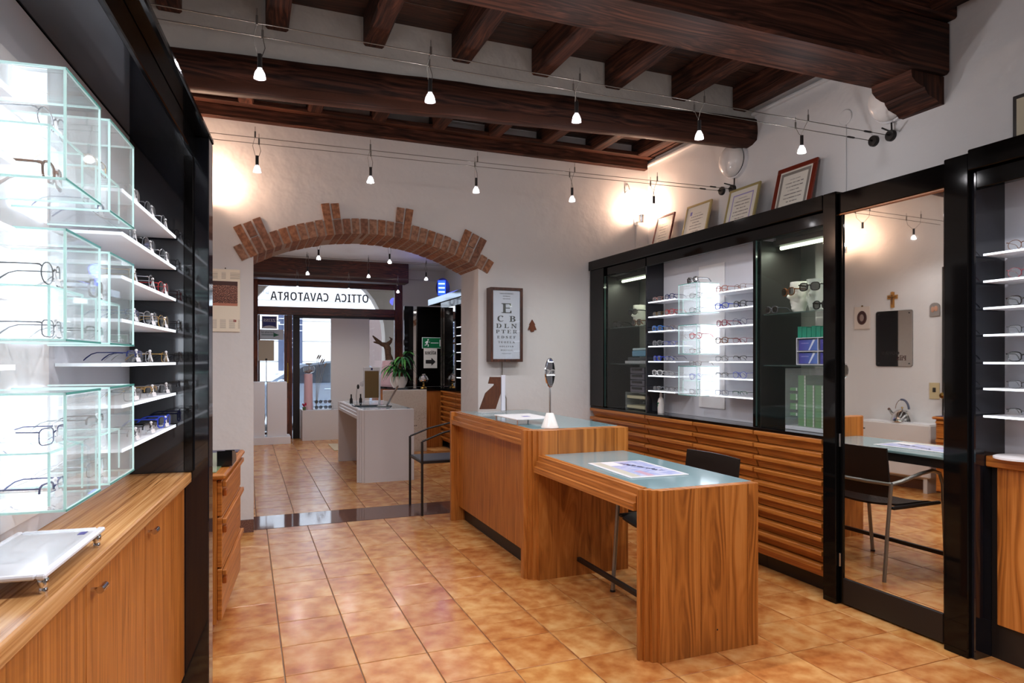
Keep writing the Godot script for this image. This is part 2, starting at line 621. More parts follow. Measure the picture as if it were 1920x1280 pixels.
func make_ceiling() -> void:
	var ce := struct("ceiling", mb().bx(-3.4, RX + 0.2, 3.45, 3.65, -3.4, DB), M.plaster_grey)
	# boards above the joists, each one its own
	for k in 26:
		var d := -2.9 + k * 0.335
		if d > DW:
			break
		var m := mr(0).bx(-1.6, RX - 0.002, 3.405 - rng.randf() * 0.008, 3.445, d, minf(d + 0.325, DW), 0.004)
		part(ce, "board", m, M.board)
	# joists running away from the viewer
	for k in range(-3, 8):
		var x := 0.165 + k * 0.552
		if x > RX - 0.05:
			continue
		var m := mr(2)
		m.box(V(x, 3.312, 1.6), Vector3(0.125, 0.185, 4.9), 0.012)
		part(ce, "joist", m, M.beam)
	for k in range(0, 8):
		var x := 0.0 + k * 0.5
		part(ce, "joist", mr(2).box(V(x, 3.335, 4.85), Vector3(0.11, 0.14, 1.33), 0.01), M.beam)
	part(ce, "trim", mr(2).bx(RX - 0.06, RX, 3.27, 3.41, 4.2, DW, 0.005), M.beam)
	part(ce, "plaster_ledge", mb().bx(RX - 0.035, RX, 3.205, 3.228, 2.99, DW, 0.004), M.plaster)
	part(ce, "trim", mr(0).bx(-1.6, RX, 3.262, 3.30, DW - 0.13, DW, 0.004), M.beam)
	# plaster infill over the log, between the joist ends
	struct("wall_infill", mb().bx(-1.6, RX, 3.03, 3.42, 4.055, 4.17), M.plaster_grey)
	struct("trim_1", mr(0).bx(-1.6, RX - 0.04, 3.165, 3.263, DW - 0.06, DW, 0.006), M.beam)
	# rough log under the infill
	var log_m := mr(0)
	var rows := []
	var nn := []
	var ln := noise(0.9, 4, 2)
	for i in 41:
		var x := -1.6 + (RX - 0.0 + 1.6) * i / 40.0
		var yc := 2.955 + (x + 0.32) * 0.036
		var rw := []
		var rn := []
		for j in 15:
			var a := TAU * j / 14.0
			var e := Vector3(0, cos(a), sin(a))
			var sq := 0.108 / pow(pow(absf(e.y), 3.2) + pow(absf(e.z), 3.2), 1 / 3.2)
			rw.append(V(x, yc, 4.13) + e * sq * (1.0 + 0.05 * ln.get_noise_2d(x * 2.0, cos(a) * 1.4 + sin(a))))
			rn.append(e)
		rows.append(rw)
		nn.append(rn)
	log_m.grid(rows, nn)
	log_m.face(rows[40].slice(0, 14), Vector3(1, 0, 0))
	one("ceiling_log", "rough dark log beam crossing the ceiling just before the brick arch wall", "beam", log_m, M.beam)
	# main beam on its corbel
	var bt := thing("main_beam", "massive dark timber beam resting on a carved corbel above the mirror", "beam", V(0, 2.92, 2.68))
	part(bt, "beam_body", mr(0).box(Vector3(1.0, 0.145, 0), Vector3(2 * (RX - 1.0), 0.29, 0.32), 0.014), M.beam)
	part(bt, "upper_plank", mr(0).box(Vector3(1.0, 0.39, 0), Vector3(2 * (RX - 1.0), 0.198, 0.40), 0.01), M.beam)
	var cb := mr(2)
	cb.prism([Vector2(RX, 0.0), Vector2(RX, -0.155), Vector2(RX - 0.035, -0.155), Vector2(RX - 0.06, -0.135), Vector2(RX - 0.125, -0.118), Vector2(RX - 0.15, -0.092), Vector2(RX - 0.155, -0.078), Vector2(RX - 0.185, -0.075), Vector2(RX - 0.225, -0.062), Vector2(RX - 0.255, -0.038), Vector2(RX - 0.262, -0.0)], 2, -0.13, 0.12)
	part(bt, "corbel", cb, M.beam)

func _ready() -> void:
	rng.seed = 7
	make_light()
	make_materials()
	make_floor()
	make_walls()
	make_ceiling()
	build_all()

# ---------- eyeglasses ----------
var protos := {}
var rims := {}

func rim_pts(cx: float, kind: int) -> Array:
	var o := []
	var rx := 0.0255
	var ry: float = [0.0165, 0.0215, 0.0195, 0.0165, 0.023][kind]
	var e: float = [4.2, 2.1, 3.0, 4.0, 2.8][kind]
	var cy: float = ry + [0.0018, 0.0019, 0.0034, 0.0019, 0.0042][kind]
	for i in 20:
		var a := TAU * i / 20.0
		var q := pow(pow(absf(cos(a)), e) + pow(absf(sin(a)), e), -1.0 / e)
		o.append(Vector3(cx + cos(a) * q * rx, cy + sin(a) * q * ry, 0.004 * pow(absf(cx + cos(a) * q * rx) / 0.07, 2.0) * -2.0))
	return o

# kinds: 0 thin rectangle, 1 round, 2 thick acetate, 3 half rim, 4 big sunglasses
func glasses_meshes(kind: int) -> Dictionary:
	if rims.has(kind):
		return rims[kind]
	var r: float = [0.0013, 0.0014, 0.0028, 0.0014, 0.0034][kind]
	var ry: float = [0.0165, 0.0215, 0.0195, 0.0165, 0.023][kind]
	var f := mb()
	for s in [-1.0, 1.0]:
		var p := rim_pts(s * 0.034, kind)
		if kind == 3:
			p = p.slice(0, 11)
			f.tube(p, 0.0022, 6)
		else:
			f.tube(p, r, 6, true)
		f.tube([Vector3(s * 0.0585, ry * 1.5 + 0.003, -0.006), Vector3(s * 0.064, ry * 1.6 + 0.003, -0.007), Vector3(s * 0.068, ry * 1.6 + 0.003, -0.012)], r * 1.25, 6)
		f.tube([Vector3(s * 0.011, ry * 0.9, -0.001), Vector3(s * 0.009, ry * 0.6, -0.009)], 0.001, 5)
	f.tube([Vector3(-0.0095, ry * 1.35, 0), Vector3(-0.004, ry * 1.6, 0.002), Vector3(0.004, ry * 1.6, 0.002), Vector3(0.0095, ry * 1.35, 0)], r * 1.2, 6)
	var lens := mb()
	var p2 := rim_pts(0.0, kind)
	lens.face(p2.map(func(q: Vector3) -> Vector3: return Vector3(q.x, q.y, 0.0005)), Vector3(0, 0, 1))
	var tm := mb()
	var ty := ry * 1.6 + 0.003
	var tr: float = [0.0013, 0.0013, 0.0027, 0.0016, 0.004][kind]
	tm.tube([Vector3(0, ty, -0.011), Vector3(0, ty + 0.0005, -0.045), Vector3(0, ty, -0.083), Vector3(0, ty - 0.005, -0.098), Vector3(0, ty - 0.015, -0.111), Vector3(0, ty - 0.023, -0.119)], [tr, tr * 1.1, tr, tr * 1.1, tr * 1.3, tr], 6, false, 0.55 if kind != 1 else 1.0)
	rims[kind] = {"front": f.mesh(), "lens": lens.mesh(), "temple": tm.mesh()}
	return rims[kind]

const HUES := {
	"black": [18, 18, 20], "navy": [28, 40, 96], "blue": [36, 66, 190], "sky blue": [50, 120, 210], "red": [176, 26, 34], "crimson": [140, 24, 50], "brown": [84, 50, 32],
	"tortoiseshell": [112, 66, 30], "gold": [186, 150, 88], "silver": [170, 172, 176], "grey": [88, 90, 96], "green": [40, 84, 66], "rose": [190, 130, 120], "white": [226, 226, 226], "dark": [34, 26, 24],
}
const SHAPES := ["thin rectangular", "round", "thick rimmed", "half rimmed", "big dark lensed"]

func spectacles(hue: String, kind: int, where: String, pos: Vector3, rot: float, grp: String, tagged := false) -> Node3D:
	var key := hue + str(kind) + str(tagged)
	var label := "%s %s glasses %s" % [hue, SHAPES[kind], where]
	var nm := "sunglasses" if kind == 4 else "eyeglasses"
	var cat := "sunglasses" if kind == 4 else "glasses"
	if kind == 4:
		label = "%s sunglasses %s" % [hue, where]
	var o: Node3D
	if protos.has(key):
		o = copy(protos[key], label, pos, rot)
	else:
		o = thing(nm, label, cat, pos, rot, grp)
		var g := glasses_meshes(kind)
		var c: Array = HUES[hue]
		var m := mat(rgb(c[0], c[1], c[2]), 0.22, 0.9 if hue in ["gold", "silver"] else 0.0)
		M["frame_" + hue] = m
		part(o, "front", g.front, m)
		for s in [-1.0, 1.0]:
			part(o, "lens", g.lens, M.lens_dark if kind == 4 else M.lens, Vector3(s * 0.034, 0, 0))
			var tp := part(o, "temple", g.temple, m, Vector3(s * 0.068, 0, 0))
			tp.rotation.y = s * 0.045
		if tagged:
			part(o, "price_tag", mb().tilt(Vector3(0.0, 0.009, 0.006), Basis(Vector3.RIGHT, -0.25)).box(Vector3.ZERO, Vector3(0.034, 0.013, 0.0008)), M.white)
			part(o, "clip", mb().tube([Vector3(0, 0.014, 0.004), Vector3(0, 0.034, 0.0)], 0.0022, 7).ball(Vector3(0, 0.037, 0.0), Vector3.ONE * 0.0045, 8, 6), M.white)
		protos[key] = o
	o.set_meta("category", cat)
	o.set_meta("group", grp)
	return o

# ---------- glazed display box: panes, bright edges, an inner half-height shelf and a lit back ----------
var box_proto := {}

func glass_box(label: String, w: float, h: float, dp: float, pos: Vector3, rot: float, grp: String) -> void:   # pos: middle of the bottom at the back; opens towards local +z
	var key := "%.2f" % h
	var fwd := Basis(Vector3.UP, rot) * Vector3(0, 0, 1)
	area(pos + Vector3(0, h / 2, 0) + fwd * 0.0008, fwd, Vector2(w - 0.012, h - 0.012), rgb(236, 244, 255), 0.034)
	if box_proto.has(key):
		copy(box_proto[key], label, pos, rot)
		return
	var o := thing("display_box", label, "display box", pos, rot, grp)
	box_proto[key] = o
	var th := 0.006
	var bars := func(w_: float, h_: float, d_: float, z0: float, b: float, full: bool) -> MB:
		var m := mb()
		for s in [-1.0, 1.0]:
			m.box(Vector3(s * (w_ / 2 - b / 2), h_ / 2, z0 + d_ - b / 2), Vector3(b, h_ - 2 * b, b))
			m.box(Vector3(s * (w_ / 2 - b / 2), h_ - b / 2, z0 + d_ / 2), Vector3(b, b, d_))
			if full:
				m.box(Vector3(s * (w_ / 2 - b / 2), b / 2, z0 + d_ / 2), Vector3(b, b, d_))
		m.box(Vector3(0, h_ - b / 2, z0 + d_ - b / 2), Vector3(w_ - 2 * b, b, b))
		if full:
			m.box(Vector3(0, b / 2, z0 + d_ - b / 2), Vector3(w_ - 2 * b, b, b))
		return m
	part(o, "top_pane", mb().box(Vector3(0, h - th / 2, dp / 2), Vector3(w - 0.014, 0.003, dp - 0.014)), M.glass)
	part(o, "bottom_pane", mb().box(Vector3(0, th / 2, dp / 2), Vector3(w - 0.014, 0.003, dp - 0.014)), M.glass)
	for s in [-1.0, 1.0]:
		part(o, "side_pane", mb().box(Vector3(s * (w / 2 - th / 2), h / 2, dp / 2), Vector3(0.003, h - 0.014, dp - 0.014)), M.glass)
	part(o, "front_pane", mb().box(Vector3(0, h / 2, dp - th / 2), Vector3(w - 0.014, h - 0.014, 0.003)), M.glass)
	part(o, "edge_trim", bars.call(w, h, dp, 0.0, 0.0042, true), M.edge)
	part(o, "green_edge", mb().box(Vector3(0, h + 0.0002, dp - 0.002), Vector3(w, 0.0004, 0.004)).box(Vector3(0, h - 0.002, dp + 0.0002), Vector3(w, 0.0044, 0.0008)), M.edge_green)
	part(o, "green_edge", mb().box(Vector3(0, 0.002, dp + 0.0004), Vector3(w, 0.004, 0.0008)), M.edge_green)
	var ih := h * 0.47
	part(o, "inner_shelf", mb().box(Vector3(0, ih - 0.003 + 0.007, dp * 0.42), Vector3(w - 0.034, 0.003, dp * 0.8 - 0.01)), M.glass)
	var im: MB = bars.call(w - 0.022, ih, dp * 0.84, 0.001, 0.0036, false)
	var ie := part(o, "inner_edge", im, M.edge, Vector3(0, 0.007, 0))
	ie.position.y = 0.0065
	part(o, "light_panel", mb().box(Vector3(0, h / 2, -0.0025), Vector3(w - 0.008, h - 0.008, 0.004)), M.led)

const ORD := ["first", "second", "third", "fourth", "fifth", "sixth", "seventh", "eighth"]
const SHELF_Y := [1.797, 1.679, 1.561, 1.443, 1.322, 1.208, 1.088]
const LO := Vector3(-0.204, 0, -2.809)

func lrot() -> float:
	return PI / 2 - deg_to_rad(UL)

func lp(a: float, y: float, b: float) -> Vector3:
	return LO + Basis(Vector3.UP, lrot()) * Vector3(a, y, b)

func make_left_display() -> void:
	var rot := lrot()
	var A := -2.16
	# counter: veneered top over cupboards
	var ct := thing("base_cabinet", "long honey veneer base cabinet with chrome knobs under the large lit glasses display", "cabinet", LO, rot)
	part(ct, "worktop", mr(0).bx(A, -0.002, 0.865, 0.905, -0.012, 0.45, 0.004), M.veneer)
	part(ct, "carcass", mr(1).bx(A, -0.004, 0.13, 0.864, 0.035, 0.44), M.wood)
	part(ct, "plinth", mb().bx(A, -0.004, 0.0, 0.129, 0.06, 0.42), M.matt_black)
	var xs := [-0.006, -0.62, -1.14, -1.65, A]
	for i in 4:
		var dr := part(ct, "door", mr(1).bx(xs[i] - 0.002, xs[i + 1] + 0.002, 0.135, 0.86, 0.012, 0.034, 0.002), M.wood)
		if i < 3:
			var kx: float = xs[i + 1] + 0.035
			var kn := mb()
			kn.tube([Vector3(kx, 0.822, -0.012), Vector3(kx, 0.822, 0.006)], 0.005, 10)
			kn.tube([Vector3(kx - 0.008, 0.822, 0.007), Vector3(kx + 0.03, 0.822, 0.007)], 0.008, 12)
			part(dr, "knob", kn, M.chrome)
	# niche above
	var ni := thing("display_niche", "large backlit display niche with black gloss surround above the long veneer counter", "display", LO, rot)
	part(ni, "back_panel", mb().bx(A, 0, 0.906, 2.16, 0.2, 0.215), M.backboard)
	part(ni, "lining", mb().bx(A, 0, 0.906, 2.18, 0.216, 0.44), M.slate)
	part(ni, "end_panel", mb().bx(0.001, 0.1, 0.0, 2.185, -0.072, 0.44, 0.003), M.slate)
	part(ni, "soffit", mb().bx(A, 0.0, 2.165, 2.18, -0.01, 0.2), M.slate)
	part(ni, "post_edge", mb().bx(-0.018, 0.0, 0.906, 2.105, -0.02, 0.014, 0.003), M.black)
	part(ni, "fascia", mb().bx(A, 0.0, 2.106, 2.185, -0.026, -0.011, 0.003), M.black)
	part(ni, "cornice", mb().bx(A, 0.1, 2.186, 2.206, -0.076, 0.44, 0.004), M.black)
	part(ni, "near_end_panel", mb().bx(A - 0.36, A - 0.001, 0.0, 2.185, -0.02, 0.44, 0.003), M.black)
	for k in [-1.222, -0.939]:
		part(ni, "light_board", mb().bx(k - 0.138, k + 0.138, 0.95, 2.02, 0.194, 0.1995), M.white)
	for i in 7:
		for s in [[-0.745, -0.02], [-2.12, -1.42]]:
			var sh := part(ni, "shelf", mb().bx(s[0], s[1], SHELF_Y[i] - 0.009, SHELF_Y[i], 0.042, 0.199), M.shelf)
			part(sh, "glowing_edge", mb().bx(s[0], s[1], SHELF_Y[i] - 0.009, SHELF_Y[i], 0.0395, 0.0415), M.led)  # bright look of the shelf's front edge, added as its own glow
	# three rows of paired glass boxes
	var rows := ["top", "middle", "bottom"]
	var ry := [[1.672, 0.214], [1.366, 0.214], [1.042, 0.226]]
	for i in 3:
		for j in 2:
			var a: float = [-1.222, -0.939][j]
			glass_box("glass display box in the %s row over the veneer counter, %s" % [rows[i], ["tray side", "post side"][j]], 0.214, ry[i][1], 0.195, lp(a, ry[i][0], -0.186), rot, "glass display boxes")
	# glasses in the boxes: one on the inner shelf, one below it
	var inbox := [["tortoiseshell", 2], ["silver", 1], ["navy", 3], ["gold", 0], ["grey", 0], ["black", 1], ["black", 3], ["brown", 2], ["navy", 3], ["navy", 0], ["silver", 0], ["black", 3]]
	var q := 0
	for i in 3:
		for j in 2:
			for lv in 2:
				var g: Array = inbox[q]
				q += 1
				var a: float = [-1.222, -0.939][j]
				var y: float = ry[i][0] + (0.0085 if lv == 0 else ry[i][1] * 0.47 + 0.012)
				spectacles(g[0], g[1], "%s the %s-row glass box, %s side" % [["low inside", "on the inner shelf of"][lv], rows[i], ["tray", "post"][j]], lp(a + rng.randf_range(-0.008, 0.008), y, -0.045), rot + rng.randf_range(-0.1, 0.08), "glasses in the glass boxes", true)
	# glasses on the far shelves
	var sets := [["silver", 1, "grey", 1, "silver", 1], ["silver", 0, "grey", 1, "silver", 1], ["gold", 0, "silver", 1, "red", 1], ["navy", 3, "silver", 1, "gold", 1], ["navy", 3, "silver", 0, "gold", 0], ["grey", 0, "gold", 3, "silver", 3], ["grey", 3, "black", 3, "blue", 2]]
	for i in 7:
		for k in 3:
			var a: float = [-0.56, -0.35, -0.135][k] + rng.randf_range(-0.02, 0.02)
			spectacles(sets[i][k * 2], sets[i][k * 2 + 1], "%s, %s shelf down by the black post" % [["farthest from it", "midway", "nearest it"][k], ORD[i]], lp(a, SHELF_Y[i] + 0.0005, -0.053), rot + rng.randf_range(-0.15, 0.15), "glasses on the large display's far shelves", true)
	# clear tray on turned feet
	var ty := 0.938
	var tray := thing("counter_tray", "clear acrylic tray with white rim on little chrome feet on the veneer counter", "tray", lp(-1.217, 0.9055, -0.0895), rot)
	part(tray, "plate", mb().bx(-0.165, 0.165, 0.033, 0.037, -0.07, 0.075), mat(rgb(198, 200, 204), 0.12))
	var rim := mb()
	rim.bx(-0.18, 0.18, 0.030, 0.040, -0.087, -0.071, 0.003)
	rim.bx(-0.18, 0.18, 0.030, 0.040, 0.0755, 0.088, 0.003)
	rim.bx(-0.18, -0.1655, 0.030, 0.040, -0.0705, 0.075, 0.003)
	rim.bx(0.1655, 0.18, 0.030, 0.040, -0.0705, 0.075, 0.003)
	part(tray, "rim", rim, mat(rgb(226, 228, 234), 0.12))
	part(tray, "emblem", mb().bx(0.125, 0.15, 0.0372, 0.0376, -0.06, -0.046), mat(rgb(70, 76, 150), 0.3))
	for sx in [-1, 1]:
		for sz in [-1, 1]:
			part(tray, "foot", mb().lathe([Vector2(0, 0), Vector2(0.007, 0), Vector2(0.0075, 0.006), Vector2(0.006, 0.01), Vector2(0.009, 0.016), Vector2(0.009, 0.026), Vector2(0.006, 0.0295), Vector2(0, 0.0296)], Vector3(sx * 0.155, 0, sz * 0.076), 14), M.chrome)

# ---------- the black wall unit on the right ----------
const RR := -PI / 2
const CX := 3.0

func rp(d: float, y: float, x: float) -> Vector3:
	return V(x, y, d)

func make_right_wall() -> void:
	var cols := [5.50, 4.576, 3.958, 3.342, 2.795]
	var who := ["next to the arch wall", "second from the arch wall", "third from the arch wall", "next to the mirror door"]
	for i in 4:
		var o := thing("drawer_cabinet", "slatted honey wood drawer cabinet %s, under the black wall unit" % who[i], "cabinet", V(CX, 0, (cols[i] + cols[i + 1]) / 2), 0, "slatted drawer cabinets")
		var hw: float = (cols[i] - cols[i + 1]) / 2
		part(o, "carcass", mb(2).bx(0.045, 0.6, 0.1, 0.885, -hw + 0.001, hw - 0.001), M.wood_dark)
		part(o, "plinth", mb().bx(0.1, 0.6, 0.0, 0.099, -hw + 0.001, hw - 0.001), M.matt_black)
		for k in 10:
			var y0 := 0.102 + k * 0.0785
			var sl := mr(2)
			# lipped slat: thick lip on top, face leaning back below it
			sl.prism([Vector2(0.0445, y0 + 0.004), Vector2(0.03, y0 + 0.004), Vector2(0.012, y0 + 0.046), Vector2(0.012, y0 + 0.05), Vector2(-0.012, y0 + 0.052), Vector2(-0.014, y0 + 0.055), Vector2(-0.014, y0 + 0.074), Vector2(-0.011, y0 + 0.077), Vector2(0.0445, y0 + 0.077)], 2, -(hw - 0.008), hw - 0.008)
			part(o, "slat", sl, M.wood)
	# black frame: plinth rail, top rail and posts
	var fr := thing("wall_unit_frame", "tall black lacquered frame of the wall unit beside the arch wall", "frame", V(CX, 0, 0))
	part(fr, "top_rail", mb().bx(-0.02, 0.6, 2.165, 2.25, 2.79, 5.515, 0.004), M.black)
	part(fr, "inner_rail", mb().bx(0.012, 0.06, 2.09, 2.164, 2.79, 5.4, 0.003), M.black)
	part(fr, "sill", mb().bx(-0.005, 0.6, 0.886, 0.905, 2.795, 5.5, 0.003), M.black)
	part(fr, "post", mb().bx(-0.02, 0.6, 0.0, 2.25, 2.70, 2.789, 0.004), M.black)
	part(fr, "end_post", mb().bx(-0.01, 0.06, 0.906, 2.164, 5.25, 5.5, 0.003), M.black)
	part(fr, "division", mb().bx(0.0, 0.3, 0.906, 2.09, 3.335, 3.36, 0.002), M.black)
	part(fr, "divider_panel", mb().bx(0.012, 0.5, 0.906, 2.164, 4.587, 4.605, 0.002), M.slate)
	part(fr, "back_panel", mb().bx(0.5, 0.6, 0.906, 2.164, 4.606, 5.5), M.offwhite)
	part(fr, "back_panel", mb().bx(0.5, 0.6, 0.906, 2.164, 2.79, 3.334), M.offwhite)
	# glazed end bays
	for b in [[4.61, 5.245, "with a white head and lens trays beside the arch wall"], [2.80, 3.33, "with green cartons inside beside the mirror door"]]:
		var gc := thing("glazed_cabinet", "dark glazed cabinet " + b[2], "cabinet", V(CX, 0, 0), 0, "glazed cabinets of the wall unit")
		part(gc, "side_lining", mb().bx(0.03, 0.36, 0.906, 2.085, b[1] - 0.012, b[1] - 0.002), M.matt_black)
		for y in [1.30, 1.62]:
			part(gc, "glass_shelf", mb().bx(0.05, 0.49, y - 0.008, y, b[0] + 0.002, b[1] - 0.013), pane(rgb(70, 96, 92), 0.35))
		var pn := part(gc, "glass_door", mb().bx(0.004, 0.010, 0.912, 2.088, b[0] - 0.002, b[1] + 0.002), M.door_glass)
		part(pn, "edge_strip", mb().bx(0.002, 0.012, 0.912, 2.088, b[1] + 0.003, b[1] + 0.009), mat(rgb(60, 84, 80), 0.1))
		part(gc, "lamp_housing", mb().bx(0.1, 0.22, 2.05, 2.084, b[0] + 0.05, b[1] - 0.04), M.matt_black)
		part(gc, "tube_lamp", mb().tube([V(0.16, 2.04, b[0] + 0.055), V(0.16, 2.04, b[1] - 0.045)], 0.012, 10), glow(rgb(222, 236, 205), 2.2))
		area(V(CX + 0.17, 2.022, (b[0] + b[1]) / 2), Vector3.DOWN, Vector2(b[1] - b[0] - 0.15, 0.02), rgb(226, 236, 212), 0.26)
	# lit niche
	var ni := thing("display_niche", "backlit glasses niche with white shelves between two dark glazed cabinets", "display", V(CX, 0, 0))
	part(ni, "back_panel", mb().bx(0.175, 0.19, 0.906, 2.164, 3.362, 4.585), M.backboard)
	part(ni, "light_board", mb().bx(0.166, 0.1745, 0.98, 2.03, 3.83, 4.12), M.white)
	for i in 7:
		for s in [[4.20, 4.56], [3.37, 3.80]]:
			var sh := part(ni, "shelf", mb().bx(0.012, 0.172, SHELF_Y[i] - 0.009, SHELF_Y[i], s[0], s[1]), M.shelf)
			part(sh, "glowing_edge", mb().bx(0.0095, 0.0115, SHELF_Y[i] - 0.009, SHELF_Y[i], s[0], s[1]), M.led)  # brightness of the shelf front put in as a glowing sliver
	var rows := ["top", "middle", "bottom"]
	var ry := [1.67, 1.372, 1.074]
	for i in 3:
		glass_box("glass display box in the %s row of the niche between the glazed cabinets" % rows[i], 0.214, 0.214 if i < 2 else 0.214, 0.195, V(CX + 0.16, ry[i], 3.99), RR, "glass display boxes")
	var inbox := [["black", 0], ["black", 0], ["red", 2], ["tortoiseshell", 0], ["blue", 1], ["grey", 0]]
	for i in 6:
		var k := i / 2
		spectacles(inbox[i][0], inbox[i][1], "%s the %s box of the wall niche" % [["on the inner shelf of", "low inside"][i % 2], rows[k]], V(CX + 0.03, ry[k] + (0.113 if i % 2 == 0 else 0.0085), 3.985), RR + 0.12, "glasses in the glass boxes")
	spectacles("silver", 4, "standing on the topmost glass box of the wall niche", V(CX + 0.015, 1.8845, 4.0), RR, "glasses in the glass boxes")
	spectacles("brown", 0, "lying on the bottom glass box of the wall niche", V(CX + 0.015, 1.2885, 3.97), RR + 0.1, "glasses in the glass boxes")
	var far_set := [["rose", 0, "navy", 2, "crimson", 2], ["gold", 0, "red", 2, "crimson", 2], ["sky blue", 2, "brown", 0, "dark", 2], ["silver", 2, "blue", 0, "navy", 0], ["blue", 2, "navy", 1, "black", 0], ["white", 2, "silver", 0, "rose", 0], ["silver", 3, "black", 0, "grey", 3]]
	var near_set := [["rose", 2, "tortoiseshell", 0], ["blue", 2, "black", 2], ["crimson", 2, "navy", 1], ["tortoiseshell", 2, "crimson", 0], ["black", 0, "black", 3], ["black", 3, "blue", 1], ["navy", 0, "green", 3]]
	for i in 7:
		for k in 2:
			spectacles(far_set[i][k * 2], far_set[i][k * 2 + 1], "%s on the %s niche shelf down, arch side" % [["endmost", "innermost"][k], ORD[i]], V(CX + 0.03, SHELF_Y[i] + 0.0005, [4.47, 4.305][k]), RR + rng.randf_range(-0.15, 0.15), "glasses on the wall niche shelves")
		for k in 2:
			spectacles(near_set[i][k * 2], near_set[i][k * 2 + 1], "%s on the %s niche shelf down, mirror side" % [["innermost", "endmost"][k], ORD[i]], V(CX + 0.03, SHELF_Y[i] + 0.0005, [3.70, 3.52][k]), RR + rng.randf_range(-0.15, 0.15), "glasses on the wall niche shelves")
	# mirror door
	var md := thing("mirror_door", "tall mirror door in a black frame beside the slatted drawers", "mirror", V(CX + 0.014, 0, 2.40), deg_to_rad(0.9))
	part(md, "mirror_glass", mb().bx(0.004, 0.01, 0.15, 2.12, -0.275, 0.275), M.mirror)
	part(md, "side_frame", mb().bx(-0.004, 0.04, 0.012, 2.12, -0.296, -0.276, 0.002), M.black)
	part(md, "side_frame", mb().bx(-0.004, 0.04, 0.012, 2.12, 0.276, 0.294, 0.002), M.black)
	part(md, "kick_plate", mb().bx(-0.004, 0.04, 0.012, 0.149, -0.275, 0.275, 0.002), M.matt_black)
	part(md, "core", mb().bx(0.011, 0.04, 0.15, 2.12, -0.275, 0.275), M.matt_black)
	for y in [0.21, 0.86]:
		part(md, "hinge", mb().tube([V(-0.008, y, 0.292), V(-0.008, y + 0.07, 0.292)], 0.006, 8), M.alu)
	var hd := thing("door_header", "black lacquered header panel across the top of the tall mirror door", "panel", V(CX, 0, 0))
	part(hd, "board", mb().bx(0.0, 0.06, 2.128, 2.24, 2.10, 2.70, 0.004), M.black)
	part(hd, "wood_lip", mb(2).bx(0.004, 0.05, 2.1205, 2.1275, 2.10, 2.70), M.wood)
	# far-right unit: post, cupboard and niche with round end of shelves
	var un := thing("display_niche", "lit niche with seven white shelves at the frame edge beyond the mirror", "display", V(CX, 0, 0))
	part(un, "post", mb().bx(-0.022, 0.6, 0.0, 2.25, 1.985, 2.098, 0.004), M.black)
	part(un, "end_panel", mb().bx(0.0, 0.5, 0.0, 2.16, 1.966, 1.984), M.slate)
	part(un, "top_rail", mb().bx(-0.03, 0.6, 2.17, 2.262, -0.2, 1.984, 0.004), M.black)
	part(un, "inner_rail", mb().bx(0.0, 0.04, 2.09, 2.169, -0.2, 1.965, 0.003), M.black)
	part(un, "back_panel", mb().bx(0.195, 0.21, 0.906, 2.169, -0.2, 1.965), M.backboard)
	part(un, "body", mb().bx(0.211, 0.6, 0.906, 2.169, -0.2, 1.965), M.slate)
	for i in 7:
		var sh := part(un, "shelf", mb().bx(0.012, 0.192, SHELF_Y[i] - 0.009, SHELF_Y[i], 1.2, 1.94), M.shelf)
		part(sh, "glowing_edge", mb().bx(0.0095, 0.0115, SHELF_Y[i] - 0.009, SHELF_Y[i], 1.2, 1.94), M.led)  # glow added to brighten the shelf's front edge
	var rset := [["tortoiseshell", 1], ["crimson", 1], ["dark", 2], ["black", 0], ["black", 2], ["dark", 0], ["black", 3]]
	for i in 7:
		spectacles(rset[i][0], rset[i][1], "on the %s shelf down of the niche beyond the mirror" % ORD[i], V(CX + 0.05, SHELF_Y[i] + 0.0005, 1.80), RR + 0.16, "glasses on the shelves beyond the mirror")
	var bc := thing("base_cabinet", "honey wood cupboard with black plinth under the niche beyond the mirror", "cabinet", V(CX, 0, 0))
	part(bc, "worktop", mr(2).bx(0.062, 0.6, 0.857, 0.905, -0.2, 1.965, 0.004), M.wood)
	part(bc, "door", mr(1).bx(0.085, 0.105, 0.16, 0.854, 1.2, 1.93, 0.002), M.wood_fig)
	part(bc, "carcass", mr(1).bx(0.106, 0.6, 0.16, 0.856, -0.2, 1.965), M.matt_black)
	part(bc, "plinth", mb().bx(0.105, 0.6, 0.0, 0.159, -0.2, 1.965), M.matt_black)
	one("round_base", "white round stand base on the cupboard top beyond the mirror", "stand", mb().lathe([Vector2(0, 0), Vector2(0.1, 0), Vector2(0.1, 0.008), Vector2(0.09, 0.012), Vector2(0, 0.012)], Vector3.ZERO, 32), M.white, V(3.085, 0.9055, 1.83))
	part(un, "light_panel", mb().bx(0.19, 0.1945, 1.0, 1.9, 0.75, 1.15), M.led)
	area(V(CX + 0.188, 1.45, 0.95), Vector3(-1, 0, 0), Vector2(0.38, 0.88), rgb(236, 244, 255), 0.2)

# ---------- counters and desk ----------
func stair_rail(x: float, yt: float) -> Array:   # stepped moulding, (x, y) section, face towards -x
	return [Vector2(x + 0.05, yt), Vector2(x + 0.05, yt - 0.004), Vector2(x + 0.028, yt - 0.004), Vector2(x + 0.028, yt - 0.032), Vector2(x + 0.014, yt - 0.036), Vector2(x + 0.014, yt - 0.064), Vector2(x, yt - 0.068), Vector2(x, yt - 0.1), Vector2(x + 0.07, yt - 0.1), Vector2(x + 0.07, yt)]

